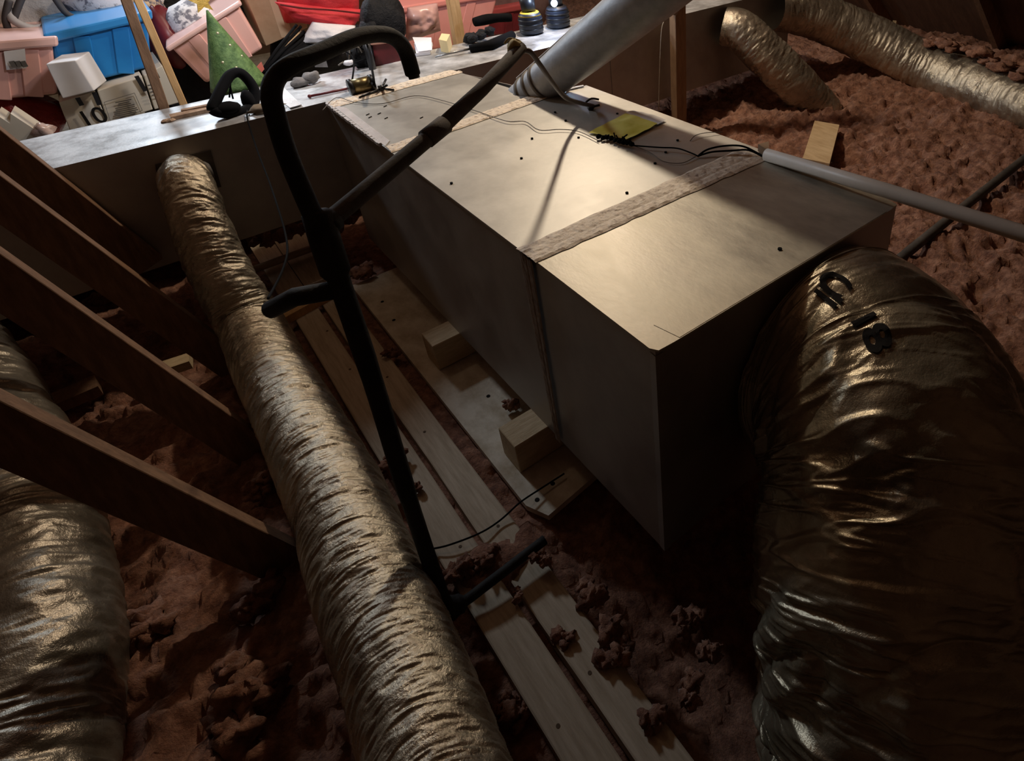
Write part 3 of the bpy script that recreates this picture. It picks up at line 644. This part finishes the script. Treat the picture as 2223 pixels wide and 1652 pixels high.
# ---------------------------------------------------------------- on the coil box and trunk top
mt_ = thing('transformer', 'small dark brass cylinder motor with wires at the coil box joint', 'motor', onz(780, 195, H))
a = onz(762, 190, H+.028); c = onz(806, 180, H+.028)
MB().tube([a, c], .026, 20).build('can', brassm, mt_, True)
MB().tube([a+(a-c)*.1, a+(c-a)*.06], .029, 20).build('end_cap', blackp, mt_, True)
MB().tube([c-(c-a)*.06, c+(c-a)*.1], .029, 20).build('end_cap', blackp, mt_, True)
b = MB(); b.tube(spline([c, onz(812, 178, H+.07), ony(800, 110, 1.95), ony(795, 92, 1.95)], 5), .004, 6); b.tube(spline([a, ony(768, 130, 1.85), ony(745, 108, 1.9), ony(735, 95, 1.9)], 5), .003, 6)
b.build('lead_wire', blackr, mt_, True)
b = MB()
for e in [(838, 172), (822, 188), (855, 195), (800, 205), (780, 212), (840, 185)]: b.tube([onz(828, 192, H+.012), onz(*e, H+.03 if e[1] < 190 else H+.008)], .004, 6)
b.ball(onz(828, 192, H+.012), .012, 8, .4)
o = b.build('wire_nuts', blackp, smooth=True); tag(o, 'small black twisted wire cluster right of the brass motor', 'wires')
b = MB(); b.tube([onz(672, 209, H+.011), onz(757, 192, H+.011)], .0045, 8); b.ball(onz(672, 209, H+.011), .007, 8); o = b.build('thin_rod', maroon, smooth=True); tag(o, 'thin dark rod lying left of the brass motor', 'rod')
b = MB(); b.ball(onz(652, 178, H+.02), (.035, .02, .018), 16, .5, 1); b.ball(onz(675, 168, H+.028), (.03, .018, .02), 16, .5, 2); b.ball(onz(685, 160, H+.03), (.012, .012, .012), 10); b.ball(onz(644, 174, H+.015), (.015, .012, .012), 10)
o = b.build('pipe_fitting', greylump, smooth=True); tag(o, 'dusty grey lumpy pipe fitting on the trunk inside the pipe arch', 'fitting')
b = MB(); c = onz(696, 145, H+.02); b.prism([onz(684, 146, H+.005), onz(712, 146, H+.005), onz(690, 122, H+.02)], (.004, .012, .025)); o = b.build('rubble_piece', greylump); tag(o, 'small pointed grey rubble piece on the trunk above the lumpy fitting', 'rubble')
for (u, v, s, mt2, lb) in [(470, 205, 1, cardb, '')]: pass
b = MB(); b.beam(onz(370, 255, H+.011), onz(455, 236, H+.011), .04, .012); b.beam(onz(395, 243, H+.013), onz(470, 228, H+.015), .02, .015); b.ball(onz(365, 262, H+.008), (.02, .012, .006), 10, .8, 2)
o = b.build('splintered_wood', mat('splinter', (.22, .12, .07), (.42, .28, .18), 30, .85, 0, .6, 60)); tag(o, 'splintered strip of brown wood lying on the trunk beside the dark stud', 'wood scrap')
b = MB(); b.ball(onz(575, 236, H+.014), (.05, .03, .016), 16, .8, 6); o = b.build('dust_clump', mat('dust', (.20, .15, .10), (.3, .24, .17), 30, .9), smooth=True); tag(o, 'brown dust clump on the trunk edge beside the foam pipe', 'debris')
b = MB(); q = [onz(905, 122, H+.006), onz(935, 118, H+.006), onz(940, 98, H+.006), onz(900, 100, H+.006)]; b.slab(q, (0, 0, .012)); b.slab([p+Vector((.01, .0, .014)) for p in q[:2]]+[q[2]+Vector((.0, 0, .03)), q[3]+Vector((0, 0, .035))], (0, 0, .003))
o = b.build('torn_white_paper', whitecl); tag(o, 'torn white paper on the trunk to the right of the pipe arch end', 'paper')
b = MB(); b.slab([onz(958, 112, H+.006), onz(975, 116, H+.006), onz(982, 100, H+.006), onz(964, 98, H+.006)], (0, 0, .05)); o = b.build('wood_chip', mat('chip', (.75, .60, .32), None, rough=.7)); tag(o, 'small bright yellow wood block standing on the trunk', 'wood block')
# knife / gloves
o = thing('utility_knife', 'black handled tool lying on the trunk edge pointing left', 'tool', onz(1060, 95, H))
MB().tube([onz(1020, 106, H+.02), onz(1065, 98, H+.022), onz(1112, 76, H+.022)], [.015, .022, .019], 12).build('handle', blackr, o, True)
MB().tube([onz(1020, 106, H+.02), onz(975, 116, H+.016), onz(945, 124, H+.012)], [.005, .0045, .003], 8).build('shaft', mat('steel', (.3, .3, .3), None, rough=.35, metal=.9), o, True)
b = MB(); c = onz(1040, 78, H+.03)
for i in range(7): b.ball(c+Vector((random.uniform(-.05, .05), random.uniform(-.03, .03), random.uniform(-.01, .02))), (.028, .02, .018), 10, .6, i)
o = b.build('black_glove', blackfab, smooth=True); tag(o, 'crumpled black glove on the trunk behind the black handled tool', 'glove')
b = MB(); b.tube(spline([onz(1030, 48, H+.05), onz(1070, 40, H+.05), onz(1110, 38, H+.05)], 4), [.02, .022, .024, .024, .022, .02, .02, .02, .018], 10); o = b.build('black_tube_tool', blackr, smooth=True); tag(o, 'long dark tool lying behind the glove, reaching the drill battery', 'tool')
for u, v, lb, lit in [(1155, 72, 'black and yellow cordless tool battery on the trunk beside the glove', 0), (1213, 58, 'black tool battery right of the yellow banded one, with glowing lamp', 1)]:
    c = onz(u, v, H+.005); o = thing('tool_battery', lb, 'tool', c)
    b = MB(); b.tube([c, c+Vector((0, 0, .01)), c+Vector((0, 0, .075)), c+Vector((0, 0, .09))], [.046, .054, .052, .044], 20); b.build('body', mat('navy_plastic', (.015, .02, .035), None, rough=.45), o, True)
    for k in range(3): b = MB(); b.tube([c+Vector((0, 0, .02+.02*k)), c+Vector((0, 0, .025+.02*k))], .0555, 20); b.build('rib', blackp, o, True)
    b = MB(); b.tube([c+Vector((0, 0, .078)), c+Vector((0, 0, .094))], [.051, .04], 20); b.build('band', yellowpl if not lit else blackp, o, True)
    b = MB(); b.tube([c+Vector((0, 0, .09)), c+Vector((.01, .03, .16))], [.03, .036], 14); b.build('grip', blackp, o, True)
    if lit:
        hd = c+Vector((-.035, -.04, .115)); b = MB(); b.ball(hd, (.016, .012, .016), 12); b.build('lamp_lens', lensm, o, True)
light('battery_lamp', 'POINT', onz(1196, 30, H+.06)+Vector((-.1, -.13, .14)), 2.5, (.55, .7, 1.0), .015)

# ---------------------------------------------------------------- storage behind the trunk
FL = .05
struct(MB().box(-2.2, 2.2, 2.2, 5.2, -.03, .0).build('storage_decking_1', plym))  # plywood floor decking under the stored totes and bags
def solid(q, back, name, mt, par=None, bevel=.006, seg=2):
    q = [Vector(p) for p in q]; return MB().slab([q[3], q[2], q[1], q[0]], back).build(name, mt, par, bevel=bevel, seg=seg)
def rim_bin(label, q, back, body, rim, lid=True, group=None, y=None, taper=.04, rimh=.035):
    """q: front face corners TL,TR,BR,BL as points; back: vector to the rear"""
    TL, TR, BR, BL = [Vector(p) for p in q]; back = Vector(back)
    upv = ((TL-BL)+(TR-BR))*.5; un = upv.normalized(); ex = (TR-TL).normalized(); bn = back.normalized()
    o = thing('storage_tote', label, 'tote', BL.lerp(BR, .5), group)
    b = MB(); b.hexa([BL, BR, BR+back-bn*taper, BL+back-bn*taper], [TL-un*rimh*.6, TR-un*rimh*.6, TR-un*rimh*.6+back, TL-un*rimh*.6+back]); 
    b.build('body', body, o, bevel=.012, seg=3)
    e = .016; A = TL-ex*e-bn*e; B = TR+ex*e-bn*e; lo = -un*rimh
    b = MB(); b.hexa([A+lo, B+lo, B+lo+back+bn*2*e, A+lo+back+bn*2*e], [A, B, B+back+bn*2*e, A+back+bn*2*e]); b.build('lid' if lid else 'rim', rim, o, bevel=.008, seg=2)
    for t in (.3, .7):
        p = TL.lerp(TR, t); p2 = BL.lerp(BR, t); b = MB(); b.beam(p-un*rimh-bn*.002, p2-bn*.002, .05, .008, up=bn); b.build('rib', body, o, bevel=.003)
    return o
Y = ony
# white numbered cartons
def carton(name, label, y, q, back, mt=cream):
    P = [Y(u, v, y) for u, v in q]; o = thing(name, label, 'box', P[3]); solid(P, back, 'carton', mt, o, .003); return o, P
o10, P = carton('moving_box', 'cream cardboard box printed with the number 10', 2.42, [(128, 222), (206, 199), (236, 270), (158, 300)], (0, .45, 0))
o = o10
bs = P
ex = (P[1]-P[0]).normalized(); ez = Vector((0, 0, 1)); ctr = lambda u, v, y: Y(u, v, y)
text_on('number_print', '10', .085, Y(202, 256, 2.413), (1, 0, .08), (-.08, 0, 1), o, thick=.0006)
def frame(par, y, q, t=.002, mt=greyink):
    P = [Y(u, v, y) for u, v in q]; b = MB()
    for i in range(4): b.beam(P[i], P[(i+1) % 4], .001, t, up=(0, 0, 1) if abs((P[i]-P[(i+1) % 4]).z) < abs((P[i]-P[(i+1) % 4]).x) else (1, 0, 0))
    b.build('print_frame', mt, par)
o11, P = carton('moving_box', 'cream cardboard box with printed notice, under the blue tote', 2.425, [(211, 197), (308, 165), (332, 238), (238, 268)], (0, .45, 0))
frame(o11, 2.415, [(226, 222), (292, 202), (309, 240), (240, 264)], .0015)
for i in range(9):
    t = i/9; a = Y(236+t*10, 226+i*4.0, 2.413); l = (.05, .035, .042, .06, .06, .07, .075, .06, .05)[i]
    b = MB(); b.beam(a+Vector((.045-l/2, 0, 0)), a+Vector((.045+l/2, 0, 0)), .001, .0035); b.build('print_line', greyink, o11)
o12, P = carton('moving_box', 'cream cardboard box right end of the row behind the dark stud', 2.43, [(312, 164), (352, 142), (392, 222), (336, 238)], (0, .45, 0))
for i in range(4): a = Y(320+i*3, 186+i*7, 2.415); b = MB(); b.beam(a, a+Vector((.035, 0, 0)), .001, .004); b.build('print_line', greyink, o12)
for (u0, v0, u1, v1, par) in [(168, 212, 178, 229, o10), (204, 200, 216, 228, o10), (296, 165, 316, 198, o11), (334, 152, 343, 170, o12)]:
    b = MB(); b.beam(Y(u0, v0, 2.41), Y(u1, v1, 2.41), .002, .014, up=(1, 0, 0)); b.build('tape_strap', blackp, par)
ow, P = carton('white_box', 'small plain white box between the pink tote and the blue tote', 2.36, [(99, 139), (164, 131), (205, 197), (136, 214)], (.045, .12, .0), whitep)
P = [Y(u, v, 2.5) for u, v in [(92, 60), (304, 12), (312, 150), (222, 172)]]
ob = rim_bin('large blue plastic storage tote with lid, on top of the cream boxes', [Y(105, 70, 2.5), Y(318, 22, 2.5), Y(330, 146, 2.5), Y(135, 194, 2.5)], (0, .38, .01), bluep, bluerim)
ob['label'] = 'large blue plastic storage tote with a lid, behind the dark stud'
o = rim_bin('pale pink plastic storage tote with a label, at the left edge', [Y(-70, 92, 2.48), Y(112, 78, 2.48), Y(125, 205, 2.48), Y(-50, 222, 2.48)], (0, .38, 0), pinkp, pinkrim)
q = [Y(8, 112, 2.465), Y(54, 106, 2.465), Y(58, 148, 2.465), Y(14, 152, 2.465)]; solid(q, (0, .004, 0), 'sticker', whitep, o, 0)
b = MB(); 
for i in range(3): a = Y(22+i*12, 140, 2.460); b.box(a.x, a.x+.015, a.y-.0015, a.y, a.z-.01, a.z+.01)
b.build('sticker_print', greyink, o)
o = rim_bin('open pink plastic tote tipped on its corner, holding a wrapped bundle', [Y(366, 97, 2.5), Y(512, 4, 2.5), Y(572, 105, 2.5), Y(448, 182, 2.5)], (.05, .40, .0), pinkp, pinkrim, lid=False, taper=.05, rimh=.02)
b = MB(); b.ball(Y(418, 50, 2.72), (.10, .10, .09), 20, .25, 3); o = b.build('wrapped_bundle', whitefab, smooth=True); tag(o, 'white bundle patterned with grey lines in the tipped pink tote', 'bundle')
b = MB(); b.ball(Y(245, 8, 2.85), (.16, .12, .12), 20, .25, 5); o = b.build('patterned_bag', whitefab, smooth=True); tag(o, 'white and dark patterned bag behind the blue tote', 'bag')
b = MB(); b.ball(Y(190, 12, 2.9), (.07, .08, .07), 14, .4, 2); o = b.build('black_cloth_bundle', blackfab, smooth=True); tag(o, 'small black cloth bundle left of the patterned bag', 'bundle')
# grey backpack
o = thing('grey_backpack', 'large grey fabric backpack with straps behind the pink tote', 'bag', Y(90, 70, 2.9))
b = MB(); b.ball(Y(95, 15, 3.0), (.36, .18, .28), 32, .35, 9); b.build('body', greyfab, o, True)
b = MB(); b.tube(spline([Y(22, 20, 2.75), Y(30, 45, 2.72), Y(75, 62, 2.72), Y(120, 50, 2.75), Y(160, 35, 2.8)], 6), .014, 10); b.build('handle', mat('pale_strap', (.45, .44, .45), None, rough=.6), o, True)
for pp in ([(30, 40), (45, 0), (60, -25)], [(115, -10), (140, 25), (160, 38)], [(20, 70), (12, 40), (20, 0)]):
    b = MB(); b.tube(spline([Y(u, v, 2.73) for u, v in pp], 5), .011, 8); b.build('strap', mat('dark_strap', (.06, .055, .055), None, rough=.7), o, True)
b = MB(); b.ball(Y(48, 252, 2.62), (.13, .12, .085), 24, .5, 12); o = b.build('red_plastic_bag', redsh, smooth=True); tag(o, 'shiny dark red plastic bag under the pink tote', 'bag')
b = MB(); b.ball(Y(95, 282, 2.25), (.03, .03, .026), 16, .7, 4); o = b.build('bow_ornament', mat('rosy_ornament', (.4, .25, .2), (.7, .55, .5), 20, .25), smooth=True); tag(o, 'small shiny rosy ornament by the trunk beside the red bag', 'ornament')
for u, v, lb in [(40, 275, 'folded pale paper card standing left of the rosy ornament'), (10, 278, 'pale paper card at the left edge beyond the braces')]:
    b = MB(); p = Y(u, v, 2.25); b.prism([p+Vector((-.05, 0, -.06)), p+Vector((.055, 0, -.06)), p+Vector((.0, .0, .045))], (.01, .10, .0)); o = b.build('paper_card', cream); tag(o, lb, 'card')
# dark mass pieces between
b = MB(); b.ball(Y(360, 80, 2.75), (.07, .10, .13), 16, .5, 31); o = b.build('dark_red_bag', maroon, smooth=True); tag(o, 'dark red bag seen between the orange stud and the tipped pink tote', 'bag')
b = MB(); b.ball(Y(330, 50, 2.8), (.07, .08, .17), 16, .6, 30); o = b.build('bead_bag', mat('mixed_beads', (.03, .04, .1), (.7, .5, .3), 60, .3, 0, .4, 90, band=(.45, .6)), smooth=True); tag(o, 'clear bag of mixed beads behind the dark stud', 'bag')
b = MB(); b.ball(Y(420, 215, 2.75), (.16, .12, .22), 24, .5, 14); o = b.build('black_garbage_bag', blackfab, smooth=True); tag(o, 'black plastic bag slumped below the tipped pink tote', 'bag')
b = MB(); b.ball(Y(400, -10, 3.1), (.35, .2, .22), 24, .5, 15); o = b.build('black_cloth_pile', blackfab, smooth=True); tag(o, 'pile of black cloth at the top behind the green tree', 'cloth')
# tinsel tree
ba = Y(520, 186, 2.28); tp = Y(449, 22, 2.28); o = thing('tabletop_tree', 'small green cone christmas tree with gold star and lights', 'christmas tree', ba)
n = 14; pts = [ba.lerp(tp, i/n) for i in range(n+1)]
MB().tube(pts, [.098*(1-i/n)+.003 for i in range(n+1)], 28).build('cone', greenm, o, True)
b = MB(); c = tp+Vector((-.005, -.0, .03)); S = []
for i in range(10): a = math.pi/2+i*math.pi/5; r = .042 if i % 2 == 0 else .018; S.append(c+Vector((math.cos(a)*r, -.004, math.sin(a)*r)))
b.prism(S, (0, .010, 0)); b.build('star', goldm, o)
ax = (tp-ba)
for u, v in [(478, 130), (520, 118), (470, 70), (505, 140), (495, 95), (485, 160)]:
    p = Y(u, v, 2.28-.005); t = (p-ba).dot(ax)/ax.dot(ax); r = .098*(1-t); c0 = ba+ax*t; dx = (p-c0).x; p = Vector((p.x, c0.y-math.sqrt(max(0, r*r-dx*dx)), p.z)); MB().ball(p, .006, 8).build('bauble', orn, o, True)
# cardboard box tan tilted
P = [Y(528, -20, 2.75), Y(640, -60, 2.75), Y(668, 60, 2.75), Y(578, 100, 2.75)]; o = thing('cardboard_box', 'tilted brown cardboard box left of the red bag', 'box', P[3]); solid(P, (0, .3, 0), 'carton', cardb, o, .003)
b = MB(); b.beam(P[0].lerp(P[1], .5)-Vector((0, .003, 0)), P[3].lerp(P[2], .5)-Vector((0, .003, 0)), .001, .05, up=(1, 0, 0)); b.build('packing_tape', mat('tan_tape', (.62, .46, .3), None, rough=.3), o)
# garland bundle
o = thing('stick_bundle', 'bundle of thin black and brown sticks leaning under the cardboard box', 'sticks', Y(570, 160, 2.4))
for i in range(22):
    a = Y(553+i*3.2+random.uniform(-3, 3), 172-i*1.5+random.uniform(-6, 3), 2.38+.01*(i % 3)); c = Y(640+i*4+random.uniform(-6, 6), 58+i*2.4+random.uniform(-6, 6), 2.55)
    MB().tube([a, a.lerp(c, .5)+Vector((0, 0, .006)), c], .0065, 6).build('stick', [blackr, cardb, blackfab][(i*7) % 3 if i % 4 == 0 else 0], o, True)
b = MB(); b.slab([Y(555, 150, 2.36), Y(568, 135, 2.36), Y(574, 150, 2.36), Y(562, 165, 2.36)], (0, .01, 0)); o = b.build('orange_tag', mat('coral', (.75, .2, .15), None, rough=.5)); tag(o, 'small orange tag beside the stick bundle', 'tag')
# red bag
o = thing('red_zip_bag', 'large bright red zip storage bag above the pipe arch', 'bag', Y(700, 50, 2.6))
def pillow(q, back, mt, name, par, amp=.02, seed=0, n=20):
    TL, TR, BR, BL = [Vector(p) for p in q]; back = Vector(back); vs = []; fs = []
    for s_ in (0, 1):
        for i in range(n+1):
            for j in range(n+1):
                u, v = i/n, j/n; p = TL.lerp(TR, u).lerp(BL.lerp(BR, u), v); bulge = (math.sin(math.pi*u)*math.sin(math.pi*v))**.5
                off = back*(.5+(s_-.5)*(.15+.85*bulge)); wv = amp*float(fbm(u*4+seed, v*4, s_, 3))*bulge
                vs.append(p+off+back.normalized()*wv)
    m_ = (n+1)**2
    for i in range(n):
        for j in range(n):
            a = i*(n+1)+j; fs.append((a, a+1, a+n+2, a+n+1)); fs.append((m_+a, m_+a+n+1, m_+a+n+2, m_+a+1))
    for i in range(n):
        for (a, c) in ((i*(n+1), (i+1)*(n+1)), ((i+1)*(n+1)+n, i*(n+1)+n), (i+1, i), (n*(n+1)+i, n*(n+1)+i+1)): fs.append((a, c, m_+c, m_+a))
    return link(name, vs, fs, mt, par, True)
pillow([Y(598, -60, 2.55), Y(800, -90, 2.55), Y(800, 55, 2.55), Y(640, 60, 2.55)], (0, .3, 0), redfab, 'bag', o, seed=2)
pillow([Y(604, 8, 2.52), Y(800, 25, 2.52), Y(770, 72, 2.52), Y(650, 52, 2.52)], (0, .12, 0), redfab, 'lower_flap', o, seed=4)
b = MB(); b.tube(spline([Y(608, 10, 2.515), Y(660, 18, 2.505), Y(720, 22, 2.50), Y(790, 30, 2.51)], 5), .004, 6); b.build('zip', mat('zip', (.12, .01, .01), None, rough=.5), o)
pillow([Y(688, 52, 2.47), Y(780, 60, 2.47), Y(775, 105, 2.47), Y(662, 98, 2.47)], (0, .12, 0), whitecl, 'white_cloth_bag', None, seed=7)
tag(bpy.data.objects['white_cloth_bag'], 'white cloth bag below the red zip bag', 'bag')
# black boot-like bag and maroon vacuum behind arch
o = thing('black_bag', 'tall lumpy black bag standing behind the pipe arch', 'bag', Y(835, 80, 2.35)); b = MB(); b.ball(Y(832, 45, 2.36), (.095, .08, .13), 24, .35, 11); b.ball(Y(812, 70, 2.33), (.06, .05, .06), 16, .3, 12); b.build('body', blackfab, o, True)
o = thing('maroon_canister', 'dark maroon canister standing on the trunk inside the pipe arch', 'canister', Y(850, 150, 2.06))
q = [Y(808, 92, 2.02), Y(872, 85, 2.02), Y(886, 142, 2.02), Y(818, 158, 2.02)]; solid(q, (0, .12, .0), 'body', maroon, o, .012, 3)
q = [Y(804, 86, 2.01), Y(868, 80, 2.01), Y(870, 91, 2.01), Y(806, 99, 2.01)]; solid(q, (0, .14, .0), 'cap', mat('peach', (.6, .3, .22), None, rough=.5), o, .004)
b = MB(); b.tube([Y(794, 90, 1.99), Y(812, 160, 1.99)], .014, 10); b.build('handle_post', blackp, o, True)
o = thing('wire_jumble', 'jumble of dark wires and scraps on the trunk left of the canister', 'wires', Y(765, 130, 2.0))
for i in range(10):
    a = Y(742+random.uniform(0, 60), 140-random.uniform(0, 45), 2.02); c = a+Vector((random.uniform(-.06, .06), random.uniform(-.03, .03), random.uniform(.0, .08))); d = c+Vector((random.uniform(-.06, .06), 0, random.uniform(-.06, .01)))
    MB().tube(spline([a, c, d], 5), .003, 6).build('wire', blackr if i % 3 else wirem, o, True)
b = MB(); b.ball(Y(790, 118, 2.06), (.06, .04, .06), 14, .6, 2); b.build('wad', blackfab, o, True)
b = MB(); b.ball(Y(757, 136, 2.0), (.02, .012, .01), 10, .5, 2); b.build('paper_scrap', whitecl, o, True)
# pink bins to the right
o = rim_bin('pink plastic tote behind the pale batten, with a notched rim', [Y(880, 12, 2.75), Y(1085, -22, 2.75), Y(1050, 105, 2.75), Y(870, 110, 2.75)], (0, .38, 0), mat('salmon_plastic', (.62, .24, .21), (.7, .3, .26), 3, .4), mat('salmon_rim', (.72, .26, .22), None, rough=.35), lid=False)
o = rim_bin('dark red plastic tote at the right of the pink one', [Y(1000, 30, 3.0), Y(1150, 5, 3.0), Y(1140, 70, 3.0), Y(1010, 85, 3.0)], (0, .38, 0), maroon, mat('dull_red', (.35, .06, .06), None, rough=.4))
pillow([Y(895, 20, 2.45), Y(958, 10, 2.45), Y(965, 70, 2.45), Y(890, 95, 2.45)], (0, .1, 0), mat('rosy_film', (.50, .28, .26), (.6, .36, .33), 6, .3), 'pink_plastic_film', None, seed=17)
tag(bpy.data.objects['pink_plastic_film'], 'pinkish translucent plastic bag right of the black bag', 'bag')
b = MB(); b.ball(Y(1080, -20, 3.3), (.4, .25, .3), 24, .4, 19); o = b.build('dark_blanket', mat('dusky_cloth', (.10, .05, .05), (.2, .12, .11), 8, .9), smooth=True); tag(o, 'dusky folded blanket at the top behind the tools', 'blanket')
o = thing('red_storage_bag', 'dull red storage bag on the floor behind the stick bundle', 'bag', Y(740, 100, 2.7)); pillow([Y(600, 90, 2.75), Y(800, 60, 2.75), Y(800, 170, 2.75), Y(600, 190, 2.75)], (0, .2, 0), blackfab, 'body', o, seed=23)
o['label'] = 'dark cloth bag on the floor behind the stick bundle'; o.name = 'dark_cloth_bag'

# ---------------------------------------------------------------- print on the big duct
def pix(p): q = p-CAMP; k = q.dot(fw); return Vector((F*q.dot(RX)/k, -F*q.dot(UP)/k))
def wrap_text(body, size, s0, t0, rot, par, mt=ink, R=.26, thick=0.0):
    vs, fs = text_mesh(body, size, thick, 5); out = []
    o_ = pix(sC(s0, t0, .004)); dx = pix(sC(s0+.03, t0, .004))-o_; dy = pix(sC(s0, t0+.15, .004))-o_
    fl = -1 if dx.x*dy.y-dx.y*dy.x > 0 else 1
    cr, sr = math.cos(rot), math.sin(rot)
    for v in vs:
        x, y = v[0]*cr-v[1]*sr, v[0]*sr+v[1]*cr
        out.append(sC(s0+x, t0+fl*y/R, .004))
    return link('print', out, fs, mt, par)
# find surface parameters nearest a picture position
def find(u, v):
    d = ray(u, v).normalized(); best = None
    for i in range(0, 90):
        for j in range(0, 120):
            s_, t_ = LC*i/90, 2*math.pi*j/120; p = sC(s_, t_); w = p-CAMP; k = w.dot(d); e = (w-d*k).length
            if e < .012 and (best is None or k < best[0]): best = (k, s_, t_)
    return best
for (u, v, body, size, rot) in [(1893, 706, '18', .062, .15), (1803, 612, 'C', .06, .15), (1787, 640, '=', .07, .15)]:
    bb = find(u, v)
    if bb: wrap_text(body, size, bb[1], bb[2], rot, dC, thick=.002); print('TXT', body, bb)
